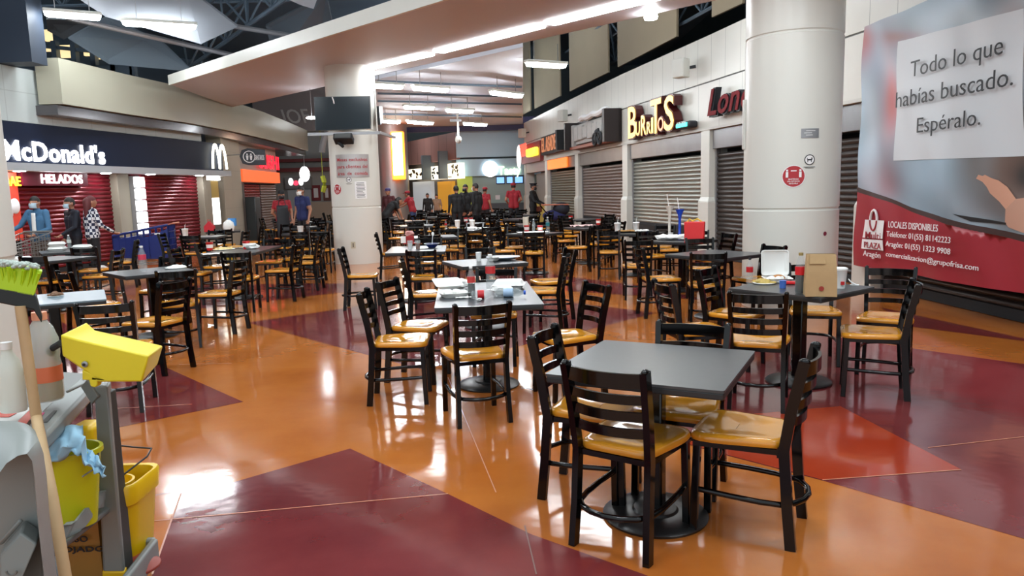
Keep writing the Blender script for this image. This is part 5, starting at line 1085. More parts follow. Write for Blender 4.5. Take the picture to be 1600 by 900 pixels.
rcup(328,391,'left one on the long leftovers table'); rcup(385,389,'right one on the long leftovers table'); pile(tp(350,390), 'heap of pale leftovers between the two red cups', mat('pale_food', rgb(222, 200, 140), .7, noise=.3, nscale=50), .14, 16, 20); pile(tp(368,387), 'heap of bread and meat leftovers beside the right red cup', FOOD, .14, 16, 21); crumple(tp(392,389), 'white crumpled paper right of the red cups', .08, PAPER, 1.5, 1, .6)
sheet(tp(333,397), 'white newspaper sheet hanging at the near end of the long leftovers table', .3, .25, .5, PAPER)
cup(tp(290,372), 'tall white cup with straw alone before the red shutter', .045, .062, .18); cup(tp(470,367), 'tall white cup left of the slim pillar', .045, .062, .18, None, False, False)
t = thing('take_out_box', 'red house shaped take-out box before the lit menu panel', 'box', tp(328,362), .2); b = MB(); b.prism([(-.11,-.1,0),(.11,-.1,0),(.11,-.1,.13),(0,-.1,.25),(-.11,-.1,.13)], (0,.2,0)); b.build('carton', mat('carton_red2', rgb(196, 30, 44), .4), t); b = MB(); b.rect([(-.03,0,.24),(-.03,0,.29),(.03,0,.29),(.03,0,.24)], .01, .02, (0,1,0)); b.build('handle', CUPR, t)
t = thing('plastic_bag', 'white and blue printed plastic bag on the red take-out box table', 'bag', tp(358,361)); b = MB(); b.lathe([(.11,0),(.14,.1),(.12,.2),(.04,.27)], 14, ay=.7); b.build('bag_body', PAPER, t); b = MB(); b.box(-.02,.15,.02,.12,.12,.3); b.build('blue_pack', mat('pack_blue', rgb(70, 140, 206), .4), t)
o = MB().box(-.16,.16,-.1,.1,.001,.4).build('yellow_bucket', mat('box_yellow', rgb(206, 176, 50), .5), bevel=.02); o.location = at(343,372,0)+Vector((0,0,0)); o.location = (-6.9, 18.0, 0); tag(o, 'yellow box on the floor under the red take-out box table', 'box')
# small litter on the floor
t = thing('plastic_fork', 'white plastic fork dropped on the floor between the two near tables', 'fork', Vector((at(826,609).x, at(826,609).y, .004)), -.6); b = MB(); b.bar((-.07,0,.003),(.03,0,.004),.008,.003); b.box(.03,.05,-.012,.012,.002,.005)
for k in (-.01, -.003, .004): b.box(.05,.075,k,k+.004,.002,.005)
b.build('fork', CUPW, t)
crumple(Vector((at(156,434).x, at(156,434).y, .0)), 'white plastic bag bundle on the floor under the far left chairs', .14, PAPER, 1.4, 1, 1, seed=4, name='plastic_bundle', cat='bag'); crumple(Vector((at(188,461).x, at(188,461).y, 0)), 'small white paper ball on the floor by the left square table', .045, PAPER, seed=5, name='paper_ball', cat='litter')
# ------------------------------------------------------------------ people
SKIN = mat('skin', rgb(176, 124, 98), .55); HAIR = mat('hair_dark', rgb(28, 22, 20), .6); MASK = mat('mask_blue', rgb(178, 204, 220), .6); SHOE = mat('shoe_dark', rgb(24, 22, 22), .5)
def hand(sk, wrist, elbow, curl=.4, side=1):
    w_ = Vector(wrist); d = (w_-Vector(elbow)).normalized(); lat = d.cross(Vector((0,1,0)) if abs(d.y) < .8 else Vector((0,0,1))).normalized(); nor = lat.cross(d).normalized()
    palm = w_+d*.085; sk.append(('cap', w_, w_+d*.03, .026, .028, 'skin')); 
    for k in range(4):
        o = (k-1.5)*.019; a = w_+d*.03+lat*o*.7; e = palm+lat*o; sk.append(('cap', a, e, .014, .012, 'skin'))
        L = (.036, .042, .039, .03)[k]; f = e+(d*(1-curl)+nor*curl*side).normalized()*L; g = f+(d*(1-curl*2)+nor*curl*1.8*side).normalized()*L*.8
        sk.append(('cap', e, f, .0105, .0095, 'skin')); sk.append(('cap', f, g, .0095, .0082, 'skin'))
    a = w_+d*.03+lat*.028; f = a+(d*.5+lat*.8).normalized()*.04; sk.append(('cap', a, f, .013, .011, 'skin')); sk.append(('cap', f, f+(d+lat*.2).normalized()*.032, .011, .009, 'skin'))
def person(label, loc, face, height, J, mats, sleeve='long', hairstyle='short', extras=None, legs='pants', group=None, lean=0):
    """one continuous body: tapered limbs fused by a voxel remesh; local frame x right, y forward, z up at 1.72 m"""
    D = dict(pel=(0,0,.93), ch=(0,0,1.27), nk=(0,.0,1.47), hd=(0,.025,1.605), sL=(-.18,0,1.405), sR=(.18,0,1.405), eL=(-.24,-.03,1.12), eR=(.24,-.03,1.12), wL=(-.25,.06,.88), wR=(.25,.06,.88),
             hL=(-.09,0,.9), hR=(.09,0,.9), kL=(-.1,.02,.49), kR=(.1,.02,.49), aL=(-.1,-.02,.09), aR=(.1,-.02,.09)); D.update(J); D = {k: Vector(v) for k, v in D.items()}
    S = []; top = 'top'; up = (D['ch']-D['pel']).normalized(); rt = (D['sR']-D['sL']).normalized(); fw = up.cross(-rt) if False else Vector((0,0,0))
    fw = up.cross(rt) * -1; fw = rt.cross(up) * -1 if fw.y < 0 else fw
    c = D['ch']; p = D['pel']
    for s in (-1, 1):
        S.append(('cap', p+rt*.075*s, p+rt*.05*s+up*.16, .115, .105, top)); S.append(('cap', p+rt*.05*s+up*.16, c+rt*.075*s, .105, .118, top)); S.append(('cap', c+rt*.07*s, c+rt*.1*s+up*.1, .118, .075, top))
    S.append(('cap', c+up*.12-rt*.12, c+up*.12+rt*.12, .07, .07, top)); S.append(('cap', c+up*.13, D['nk'], .07, .055, top)); 
    S.append(('cap', D['nk'], D['hd']-Vector((0,.02,.06)), .052, .052, 'skin'))
    for k, s in (('L', -1), ('R', 1)):
        S.append(('cap', D['s'+k], D['e'+k], .062, .046, top)); S.append(('cap', D['e'+k], D['w'+k]-(D['w'+k]-D['e'+k])*.06, .044 if sleeve == 'long' else .04, .034 if sleeve == 'long' else .027, top if sleeve == 'long' else 'skin'))
        hand(S, D['w'+k], D['e'+k], .4, 1)
        S.append(('cap', D['h'+k], D['k'+k], .092, .062, 'pants')); S.append(('cap', D['k'+k], D['a'+k], .062, .044, 'pants')); a = D['a'+k]; S.append(('cap', a+Vector((0,-.03,-.04)), a+Vector((s*.02,.15,-.055)), .045, .033, 'shoe'))
    h = D['hd']; S.append(('ell', h, (.077,.095,.112), 'skin')); S.append(('cap', h+Vector((0,.03,-.07)), h+Vector((0,.055,-.085)), .052, .034, 'skin')); S.append(('cap', h+Vector((0,.085,.01)), h+Vector((0,.108,-.03)), .011, .016, 'skin'))
    for s in (-1, 1): S.append(('ell', h+Vector((s*.08,-.005,-.015)), (.014,.024,.034), 'skin'))
    S.append(('cap', h+Vector((-.022,.088,-.062)), h+Vector((.022,.088,-.062)), .011, .011, 'skin'))
    mb = MB()
    for q in S:
        if q[0] == 'cap': mb.capsule(q[1], q[2], q[3], q[4], 12)
        else: mb.ell(q[1], *q[2], 16, 12)
    me0 = bpy.data.meshes.new('b'); me0.from_pydata([tuple(v) for v in mb.v], [], mb.f); ob = bpy.data.objects.new('b', me0); C.objects.link(ob)
    bm = bmesh.new(); bm.from_mesh(me0); bmesh.ops.recalc_face_normals(bm, faces=bm.faces); bm.to_mesh(me0); bm.free()
    r = ob.modifiers.new('r', 'REMESH'); r.mode = 'VOXEL'; r.voxel_size = .0095; sm = ob.modifiers.new('s', 'SMOOTH'); sm.iterations = 2; sm.factor = .4
    dg = bpy.context.evaluated_depsgraph_get(); me = bpy.data.meshes.new_from_object(ob.evaluated_get(dg)); bpy.data.objects.remove(ob)
    n = len(me.polygons); cen = np.empty(n*3); me.polygons.foreach_get('center', cen); cen = cen.reshape(-1, 3)
    names = ['skin', 'top', 'pants', 'shoe', 'hair']; best = np.full(n, 1e9); idx = np.zeros(n, int)
    for q in S:
        if q[0] == 'cap':
            a = np.array(q[1]); d = np.array(q[2])-a; L2 = max(1e-9, d@d); t = np.clip((cen-a)@d/L2, 0, 1); dist = np.linalg.norm(cen-(a+t[:,None]*d), axis=1)-(q[3]+t*(q[4]-q[3]))
            if q[5] == 'pants': dist = dist+np.where(cen[:,2] > .88, .05, 0)
            nm = q[5]
        else: dist = (np.linalg.norm((cen-np.array(q[1]))/np.array(q[2]), axis=1)-1)*min(q[2]); nm = q[3]
        k = dist < best; best[k] = dist[k]; idx[k] = names.index(nm)
    if sleeve == 'short':
        for k in 'LR':
            s_, e_ = np.array(D['s'+k]), np.array(D['e'+k]); d = e_-s_; t = (cen-s_)@d/(d@d); dd = np.linalg.norm(cen-(s_+np.clip(t,0,1)[:,None]*d), axis=1); idx[(t > .62) & (dd < .075) & (idx == 1)] = 0
    me.materials.clear()
    for m in (SKIN, mats['top'], mats['pants'], SHOE, HAIR): me.materials.append(m)
    me.polygons.foreach_set('material_index', idx.astype('i4')); me.polygons.foreach_set('use_smooth', np.ones(n, bool))
    o = bpy.data.objects.new('person', me); C.objects.link(o); o.location = loc; s = height/1.72; o.scale = (s, s, s); o.rotation_euler = (0, 0, math.radians(face)); tag(o, label, 'person', group)
    def part(mb, nm, m, **kw): return mb.build(nm, m, o, **kw)
    hb = MB()
    def hair_shell(lo, rx=.086, ry=.102, rz=.12, front=.035):
        vs = []; nu, nv = 20, 10
        for j in range(nv+1):
            t = PI*(j/nv)*lo
            for i in range(nu):
                a = 2*PI*i/nu; y = math.sin(a); z = math.cos(t)
                q = Vector((rx*math.sin(t)*math.cos(a), ry*math.sin(t)*math.sin(a), rz*z))
                if y > .15 and q.z < front: q.z = front+(q.z-front)*.1; q.y *= .93
                vs.append(h+q)
        hb.add(vs, [(j*nu+i, j*nu+(i+1) % nu, (j+1)*nu+(i+1) % nu, (j+1)*nu+i) for j in range(nv) for i in range(nu)])
    if hairstyle in ('short', 'long', 'bun'): hair_shell(.62)
    if hairstyle == 'long': hb.capsule(h+Vector((0,-.06,.0)), h+Vector((0,-.085,-.28)), .085, .06)
    if hb.v: part(hb, 'hair', mats.get('hair', HAIR), smooth=60)
    ex = extras or []
    if 'mask' in ex or 'blackmask' in ex or 'whitemask' in ex:
        mk = MB(); mk.grid(lambda u, v: h+Vector((.083*math.sin((u-.5)*2.3), .012+(.098+.018*math.sin(PI*v))*math.cos((u-.5)*2.3)*(.95 if v < .5 else 1), -.115+v*.1)), 10, 6)
        for s in (-1, 1): mk.tube([h+Vector((s*.075,.05,-.03)), h+Vector((s*.09,-.01,0))], .003, 4)
        part(mk, 'face_mask', MASK if 'mask' in ex else BLACKP if 'blackmask' in ex else PAPER, smooth=60, solid=.004)
    if 'cap' in ex or 'guardcap' in ex:
        cp = MB(); cp.lathe([(.092,.035),(.096,.06),(.09,.1),(.05,.128),(.004,.132)] if 'cap' in ex else [(.092,.03),(.094,.075),(.125,.105),(.12,.13),(.004,.135)], 20, h, ay=1.12); cp.prism([h+Vector(v) for v in ((-.07,.08,.035),(.07,.08,.035),(.055,.175,.022),(-.055,.175,.022))], (0,0,.01)); part(cp, 'cap', mats['cap'], smooth=40)
    if 'apron' in ex:
        ap = MB(); ap.grid(lambda u, v: Vector(((u-.5)*(.34-.12*max(0, v-.6)), .135+.025*math.cos((u-.5)*3)-.02*v, .42+v*.9)), 8, 10); part(ap, 'apron', BLACKP, solid=.008)
        ap = MB(); ap.tube([(-.1,.12,1.3),(-.07,.05,1.45),(.07,.05,1.45),(.1,.12,1.3)], .012, 6); part(ap, 'apron_strap', BLACKP)
    if 'openjacket' in ex:
        ap = MB(); ap.grid(lambda u, v: Vector(((u-.5)*.09, .128-.025*v+.012*math.cos((u-.5)*3), .95+v*.45)), 4, 8); part(ap, 'shirt_front', PAPER, solid=.006)
    if 'bag' in ex:
        ap = MB(); ap.box(-.3,-.2,.0,.24,.72,.92); part(ap, 'handbag', mat('bag_brown', rgb(130, 60, 40), .5), bevel=.02)
    return o
def M2(t, p, **k): return dict(top=t, pants=p, **k)
JEAN = mat('denim', rgb(52, 74, 116), .8); DKP = mat('trousers_dark', rgb(26, 26, 30), .8); BRP = mat('trousers_brown', rgb(86, 70, 60), .8)
DENJ = mat('denim_jacket', rgb(66, 110, 146), .8, noise=.12, nscale=20); BLKT = mat('black_top', rgb(24, 28, 40), .8); CHAR = mat('dark_coat', rgb(26, 26, 28), .8); NAVT = mat('navy_shirt', rgb(34, 44, 92), .8); REDT = mat('red_shirt', rgb(156, 34, 46), .8)
def plaid():
    m = bpy.data.materials.new('plaid'); m.use_nodes = True; nt = m.node_tree; b = nt.nodes['Principled BSDF']; tc = nt.nodes.new('ShaderNodeTexCoord'); ck = nt.nodes.new('ShaderNodeTexChecker'); ck.inputs['Scale'].default_value = 17
    ck.inputs['Color1'].default_value = rgb(226, 228, 232); ck.inputs['Color2'].default_value = rgb(28, 36, 66); nt.links.new(tc.outputs['Object'], ck.inputs['Vector']); nt.links.new(ck.outputs['Color'], b.inputs['Base Color']); b.inputs['Roughness'].default_value = .8; return m
def stand(x, y, Y): p = atY(x, y, Y); return (p.x, p.y, 0)
FWD = dict(eL=(-.23,.12,1.12), wL=(-.2,.36,1.0), eR=(.23,.12,1.12), wR=(.2,.36,1.0))
person('man in blue denim jacket and mask pushing a wire cart by the left pillar', stand(60, 350, 13.8), 172, 1.68, dict(FWD, eL=(-.27,.06,1.1), wL=(-.16,.3,1.0), eR=(.3,.1,1.16), wR=(.36,.38,1.03), hd=(0,.03,1.6)), M2(DENJ, BRP), 'long', 'short', ['mask', 'openjacket'])
person('woman in black top and mask looking left between foam boxes and the red shutter', stand(114, 350, 14.4), 142, 1.64, dict(wL=(-.16,.3,.98), eL=(-.22,.08,1.12)), M2(BLKT, DKP), 'long', 'bun', ['mask']).scale.x *= 1.25
person('woman in blue and white checked shirt with long reddish hair seen from behind', stand(143, 350, 14.4), -40, 1.66, dict(wR=(.2,.32,.98), eR=(.25,.08,1.12)), M2(plaid(), DKP, hair=mat('hair_red', rgb(92, 34, 36), .6)), 'long', 'long')
person('waiter in black apron, red shirt and dark cap before the brown shutter', stand(441, 330, 20.3), 200, 1.7, dict(wR=(.12,-.1,.95), eR=(.26,-.05,1.12)), M2(REDT, DKP, cap=CHAR), 'short', 'short', ['apron', 'cap', 'blackmask'])
person('man in navy polo shirt and white mask beside the waiter', stand(473, 330, 19.8), 150, 1.8, {}, M2(NAVT, DKP), 'short', 'short', ['whitemask'])
person('guard in black uniform and peaked cap pushing the stroller by the doorway', stand(833, 330, 26.5), -110, 1.76, FWD, M2(CHAR, DKP, cap=BLACKP), 'long', 'short', ['guardcap', 'blackmask', 'bag'])
person('broad person in dark coat seen from behind, left of the dark pair', stand(714, 330, 23.5), 20, 1.74, dict(sL=(-.21,0,1.38), sR=(.21,0,1.38)), M2(CHAR, DKP), 'long', 'short')
person('man in dark jacket and white mask facing left in the dark pair', stand(745, 330, 23.2), 60, 1.8, dict(sL=(-.2,0,1.4), sR=(.2,0,1.4)), M2(CHAR, DKP), 'long', 'short', ['whitemask'])
person('masked person behind the dark pair, only the head clear', stand(729, 330, 24.6), 150, 1.78, {}, M2(CHAR, DKP), 'long', 'short', ['blackmask'])
person('worker in red shirt and red cap reaching over a table, blue jeans', stand(645, 330, 27.5), 70, 1.66, dict(ch=(0,.08,1.24), nk=(0,.14,1.43), hd=(0,.2,1.55), sL=(-.18,.1,1.37), sR=(.18,.1,1.37), eL=(-.22,.3,1.2), wL=(-.18,.55,1.08), eR=(.22,.3,1.2), wR=(.18,.55,1.08)), M2(REDT, JEAN, cap=REDT), 'short', 'short', ['cap'])
person('worker in red shirt standing just right of the dark pair', stand(745, 330, 28), -30, 1.68, {}, M2(REDT, DKP, cap=REDT), 'short', 'short', ['cap']).location.x += .32
person('worker in red shirt facing the pale blue snack counter', stand(803, 330, 27.0), 5, 1.8, dict(eL=(-.27,.02,1.14), wL=(-.2,.22,1.05), eR=(.27,.02,1.14), wR=(.2,.22,1.05)), M2(REDT, DKP, cap=REDT), 'short', 'short', ['cap'])
person('dark haired diner bending forward beside the slim pillar', stand(602, 330, 22.5), -60, 1.66, dict(ch=(0,.22,1.2), nk=(0,.38,1.32), hd=(0,.47,1.37), sL=(-.18,.3,1.28), sR=(.18,.3,1.28), eL=(-.2,.42,1.02), wL=(-.16,.5,.82), eR=(.2,.42,1.02), wR=(.16,.5,.82)), M2(CHAR, DKP), 'short', 'long')
person('person in purple cap behind the bending diner', stand(608, 330, 25.5), 160, 1.72, {}, M2(mat('maroon_top', rgb(80, 34, 38), .8), DKP, cap=mat('cap_purple', rgb(70, 60, 110), .6)), 'long', 'short', ['cap'])
person('small figure in dark clothes before the white shop front', stand(669, 330, 33), 170, 1.5, {}, M2(CHAR, DKP), 'long', 'short')
person('small figure in tan clothes before the orange shop front', stand(683, 330, 33), 170, 1.45, {}, M2(mat('tan_top', rgb(150, 120, 96), .8), DKP), 'long', 'short')

# ------------------------------------------------------------------ shopping carts and stroller
WIRE = mat('wire_chrome', rgb(150, 152, 150), .3, .7)
def cart(name, label, loc, rz, body, L=1.15, wire=False):
    t = empty(name, label, 'cart', loc, math.radians(rz)); zb0, zb1, zt0, zt1 = (.42, .55, 1.0, .86) if wire else (.26, .34, 1.0, .8)
    A = lambda x, s, z: (x, s, z)
    fr_ = [(-L/2,.27),(L/2,.2)]
    def side(u, v): x = -L/2+L*u; return x, .28-.08*u, (zb0+(zb1-zb0)*u)*(1-v)+(zt0+(zt1-zt0)*u)*v
    b = MB(); nl, nh = (12, 7) if wire else (9, 5); r_ = .006 if wire else .016
    for s in (-1, 1):
        for i in range(nl+1): u = i/nl; p = side(u, 0); q = side(u, 1); b.tube([(p[0],s*p[1],p[2]),(q[0],s*q[1],q[2])], r_, 5)
        for j in range(nh+1): v = j/nh; p = side(0, v); q = side(1, v); b.tube([(p[0],s*p[1],p[2]),(q[0],s*q[1],q[2])], r_ if j < nh else r_*1.6, 5)
    for u in (0, 1):
        for i in range(6): p = side(u, 0); q = side(u, 1); y = -1+2*i/5; b.tube([(p[0],y*p[1],p[2]),(q[0],y*q[1],q[2])], r_, 5)
        for j in range(nh+1): v = j/nh; p = side(u, v); b.tube([(p[0],-p[1],p[2]),(p[0],p[1],p[2])], r_, 5)
    for i in range(9): p = side(i/8, 0); b.tube([(p[0],-p[1],p[2]),(p[0],p[1],p[2])], r_, 5)
    b.build('basket', body, t)
    if not wire:
        b = MB(); p0, p1 = side(0, 0), side(.34, 0); q0, q1 = side(0, .9), side(.34, .72)
        for s in (-1, 1): b.prism([(p0[0],s*p0[1],p0[2]),(p1[0],s*p1[1],p1[2]),(q1[0],s*q1[1],q1[2]),(q0[0],s*q0[1],q0[2])], (0,s*.02,0))
        p2, q2 = side(1, 0), side(1, 1); p3, q3_ = side(.36, .0), side(.36, .7)
        for s in (-1, 1): b.prism([(p3[0],s*p3[1],p3[2]),(p2[0],s*p2[1],p2[2]),(q2[0],s*q2[1],q2[2]*.93),(q3_[0],s*q3_[1],q3_[2])], (0,s*.012,0))
        b.build('side_panel', body, t); b = MB()
        for s in (-1, 1): b.box(-L*.36,-L*.26,s*.285-.004,s*.285+.004,.8,.83)
        b.build('white_mark', WHITEP, t)
    b = MB(); b.tube([(-L/2-.1,-.26,1.03),(-L/2-.1,.26,1.03)], .018, 8)
    for s in (-1, 1): b.tube([(-L/2,s*.27,1.0),(-L/2-.1,s*.26,1.03)], .012, 6)
    b.build('handle', mat('cart_handle', rgb(196, 120, 90), .4) if not wire else WIRE, t)
    b = MB()
    for s in (-1, 1): b.tube([(-L/2,s*.26,.9),(-L/2+.05,s*.27,.16),(L/2-.05,s*.2,.16)], .015, 6); b.tube([(L/2-.05,s*.2,.16),(L/2-.2,s*.21,.5)], .012, 6)
    fr0 = b.build('frame', WIRE, t)
    for x, y in ((-L/2+.08,.26),(-L/2+.08,-.26),(L/2-.1,.2),(L/2-.1,-.2)): b = MB(Matrix.Translation((x,y,.07)) @ Matrix.Rotation(PI/2,4,'X')); b.lathe([(.07,-.014),(.07,.014)], 16); b.build('wheel', DARK, fr0)
    return t
p = atY(226, 380, 16.2); cart('shopping_cart', 'blue plastic shopping cart parked before the red shutter', (p.x, p.y, 0), 190, mat('cart_blue', rgb(28, 46, 116), .4), 1.15)
p = Vector((-8.62,12.95,0)); cart('shopping_cart', 'grey wire shopping cart pushed by the man in the denim jacket', (p.x, p.y, 0), -90, WIRE, .85, True)
p = atY(866, 330, 26.0); t = empty('stroller', 'dark stroller with blue canopy and orange topped tray beside the guard', 'stroller', (p.x, p.y, 0), 0)
b = MB(); b.ell((0,0,.62), .42, .28, .2); b.build('seat_shell', mat('stroller_blue', rgb(40, 44, 96), .7), t); b = MB(); b.ell((.25,0,.85), .3, .29, .24); b.build('canopy', mat('canopy_dark', rgb(30, 32, 44), .7), t); b = MB(); b.box(-.45,.5,-.22,.22,.98,1.02); b.build('tray', mat('tray_orange', rgb(206, 120, 92), .5), t, bevel=.02)
b = MB()
for s in (-.26, .26): b.tube([(-.5,s,1.0),(-.1,s,.5),(.4,s,.12)], .018, 6); b.tube([(.2,s,.6),(-.3,s,.12)], .018, 6)
b.build('frame', BLACKM, t)
for x in (-.3, .4):
    for s in (-.26, .26): b = MB(Matrix.Translation((x,s,.11)) @ Matrix.Rotation(PI/2,4,'X')); b.lathe([(.11,-.02),(.11,.02)], 16); b.build('wheel', DARK, t)
# ------------------------------------------------------------------ cleaning cart in the near left corner
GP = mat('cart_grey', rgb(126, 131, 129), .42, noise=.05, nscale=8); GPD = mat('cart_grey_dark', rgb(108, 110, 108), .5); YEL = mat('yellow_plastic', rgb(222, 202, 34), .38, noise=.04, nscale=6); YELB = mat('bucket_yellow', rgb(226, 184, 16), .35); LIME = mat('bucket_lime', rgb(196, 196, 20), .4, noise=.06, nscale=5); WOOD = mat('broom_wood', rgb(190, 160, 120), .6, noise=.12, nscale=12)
Yp = 2.6
t = empty('cleaning_cart', 'grey plastic cleaning cart with shelves at lower left, nearest the camera', 'cart', (-1.75, 2.45, 0))
def wb(mb, name, m, bevel=.006, smooth=40, root=None):
    root = root or t; o = mb.build(name, m, None, bevel, smooth); adopt(root, o); return o
# corner post
pt = atY(166, 600, Yp); pb = Vector((pt.x, Yp, .02)); X1 = pt.x-.035; X2 = atY(200, 760, Yp).x
b = MB(); b.prism([atY(147,603,Yp), atY(168,603,Yp), atY(196,915,Yp), atY(162,915,Yp)], (-.03,.08,0)); wb(b, 'corner_post', GP, .008)
b = MB(); b.prism([atY(159,893,Yp-.004), atY(195,893,Yp-.004), atY(197,915,Yp-.004), atY(161,915,Yp-.004)], (-.031,.088,0)); wb(b, 'yellow_band', YELB)
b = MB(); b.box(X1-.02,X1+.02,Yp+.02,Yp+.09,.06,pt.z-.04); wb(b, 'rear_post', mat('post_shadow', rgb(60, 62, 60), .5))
# top deck: sloped front rail plus inner tray
zt = at(60, 690, .8).z
DK = .84
pr = [atY(138, 598, 2.55), atY(60, 688, 2.1)]
b = MB(); P = [at(128,588,DK), at(142,606,DK), at(62,690,DK), at(18,690,DK), at(70,636,DK)]
b.prism([(p.x,p.y,DK-.055) for p in P], (0,0,.055)); wb(b, 'front_rail', GP, .012)
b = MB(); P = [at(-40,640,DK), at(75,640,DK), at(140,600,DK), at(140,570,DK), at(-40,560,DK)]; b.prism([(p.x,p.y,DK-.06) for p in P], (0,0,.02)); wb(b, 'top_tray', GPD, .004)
b = MB(); P = [at(48,640,DK), at(2,683,DK), at(-60,683,DK), at(-60,630,DK), at(40,630,DK)]; b.prism([(p.x,p.y,DK-.012) for p in P], (0,0,.014)); wb(b, 'sticker_plate', mat('sticker_white', rgb(206, 208, 206), .4), .003)
b = MB()
def deckpoly(mb, px, z, h_=.002): P = [at(x, y, z) for x, y in px]; mb.prism([(p.x,p.y,z) for p in P], (0,0,h_))
deckpoly(b, [(48,640),(62,636),(34,672),(14,672)], DK+.003); deckpoly(b, [(0,645),(26,640),(26,646),(14,652),(0,652)], DK+.003); wb(b, 'sticker_print', mat('sticker_red', rgb(200, 76, 60), .4), 0)
b = MB(); deckpoly(b, [(-5,668),(10,660),(14,662),(4,672),(-5,672)], DK+.003); deckpoly(b, [(84,642),(89,642),(74,660),(64,661)], DK+.001); deckpoly(b, [(58,667),(64,666),(57,675),(50,675)], DK+.001); wb(b, 'dark_print', mat('print_dark', rgb(50, 54, 56), .4), 0)
b = MB(); deckpoly(b, [(62,646),(70,645),(63,654),(55,655)], DK+.001); wb(b, 'pink_print', mat('print_pink', rgb(200, 60, 120), .4), 0)
# rear stays, mid shelf and base platform
b = MB(); b.tube([atY(105,612,2.5), atY(130,600,2.7), atY(145,598,2.75)], .006, 6); b.bar(atY(133,598,2.62), atY(150,625,2.6), .012, .05); wb(b, 'rod_and_bracket', GP)
zs_ = atY(100, 845, 2.3).z
b = MB(); b.prism([atY(96,822,2.3), atY(112,820,2.3), atY(148,772,2.55), atY(160,770,2.57), atY(158,786,2.57), atY(124,830,2.35), atY(100,845,2.3)], (0,.03,0)); b.bar(atY(135,790,2.5), atY(160,784,2.58), .02, .04); wb(b, 'middle_shelf_rail', GP)
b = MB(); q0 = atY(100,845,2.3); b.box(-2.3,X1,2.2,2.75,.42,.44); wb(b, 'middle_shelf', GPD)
b = MB(); q1 = at(240,848,.13); q2 = at(196,906,.13); q2 = q1+(q2-q1)*1.6; b.prism([(-2.3,q2.y,.1),(q2.x,q2.y,.1),(q1.x,q1.y,.1),(-2.3,q1.y+.05,.1)], (0,0,.03)); wb(b, 'base_platform', mat('base_dark', rgb(70, 74, 76), .5)); b = MB(); a_ = Vector((-1.22,2.98,.2)); ra = at(242,846,.2); rb_ = at(196,906,.2); ra.z = rb_.z = .17; rb_ = ra+(rb_-ra)*1.6; b.bar(ra, rb_, .03, .09); b.bar(ra, ra+Vector((-.3,.02,0)), .03, .09); wb(b, 'base_rail', GP, .01)
for x, y in ((q1.x-.1,q1.y-.08),(q2.x-.12,q2.y+.1),(-2.2,2.8)): b = MB(Matrix.Translation((x,y,.05)) @ Matrix.Rotation(PI/2,4,'Y')); b.lathe([(.05,-.015),(.05,.015)], 18); wb(b, 'caster', DARK)
b = MB(); b.lathe([(.075,.0),(.085,.012),(.06,.03),(.025,.05)], 24, (atY(214,862,2.72).x,2.72,.135)); wb(b, 'bumper_wheel', mat('bumper_red', rgb(150, 62, 50), .5))
# big grey hood panel on the cart's near end
Yh = 1.75
def hp(x, y, Y_=Yh): return atY(x, y, Y_)
out = [(-70,676),(0,672),(30,672),(48,677),(60,687),(68,708),(73,745),(77,800),(84,860),(90,910),(90,1000),(-70,1000)]
inn = [(-70,742),(0,738),(10,724),(28,712),(42,709),(50,720),(54,747),(58,800),(64,860),(70,910),(70,1000),(-70,1000)]
b = MB(); n = len(out); O = [hp(p[0], p[1], Yh+.1) for p in out]; I = [hp(*p) for p in inn]
vs = O+I+[p+Vector((-.09,.13,0)) for p in I]+[p+Vector((-.06,.08,0)) for p in O]
fs = []
for i in range(n-1): fs += [(i, i+1, n+i+1, n+i), (n+i, n+i+1, 2*n+i+1, 2*n+i), (3*n+i, 3*n+i+1, i+1, i)]
b.add(vs, fs); fs2 = [tuple(2*n+i for i in range(n))]; b.add(vs, fs2); wb(b, 'hood', GP, 0, 50)
b = MB(); b.prism([hp(0,868,1.8), hp(32,832,1.8), hp(58,850,1.79), hp(34,905,1.77), hp(0,960,1.77)], (-.04,.08,.0)); b.bar(hp(0,850,1.85), hp(34,812,1.85), .012, .012); wb(b, 'hood_latch', GP, .006)
b = MB(); b.tube([hp(0+18+8*math.cos(k*PI/8), 892+7*math.sin(k*PI/8), 1.765) for k in range(9)], .003, 5); wb(b, 'latch_mark', GPD, 0)
# ---- tools standing on the cart: each its own thing
t2 = empty('broom', 'upside-down broom with lime green bristles and wooden handle on the cleaning cart', 'broom', atY(40, 560, 2.35))
def w2(mb, name, m, **kw): o = mb.build(name, m, None, **kw); adopt(t2, o); return o
Yb = 2.35
def bq(x, y, Y_=Yb): return atY(x, y, Y_)
b = MB(); b.prism([bq(-60,438), bq(-60,462), bq(52,484), bq(65,505), bq(66,498), bq(56,462), bq(50,458)], (-.04,.065,0)); w2(b, 'head_block', mat('block_black', rgb(20, 28, 30), .5), bevel=.004)
b = MB(); b.prism([bq(-60,440), bq(52,462), bq(66,424), bq(-80,406)], (-.045,.07,0)); q = random.Random(2); top0, top1 = bq(-60,400), bq(70,418)
for k in range(520):
    u = q.random(); v = q.random(); base = bq(-60,442).lerp(bq(50,460), u)+Vector((-.03*v,.008+.055*v,0)); tp_ = bq(-80,404).lerp(bq(64,422), u)+Vector((q.uniform(-.006,.006)-.06*v, -.01+.09*v, q.uniform(-.012,.012)))
    b.bar(base, tp_, .006, .005)
w2(b, 'bristles', mat('bristle_lime', rgb(178, 216, 32), .5), smooth=0)
b = MB()
for k in range(620):
    u = q.random(); v = q.random(); tp_ = bq(-80,404).lerp(bq(62,421), u)+Vector((q.uniform(-.006,.006)-.06*v, -.01+.09*v, q.uniform(-.004,.008))); b.ell(tp_+Vector((0,0,.003)), .008, .008, .006, 5, 4)
w2(b, 'dusty_bristle_tips', mat('bristle_grey', rgb(170, 180, 172), .8))
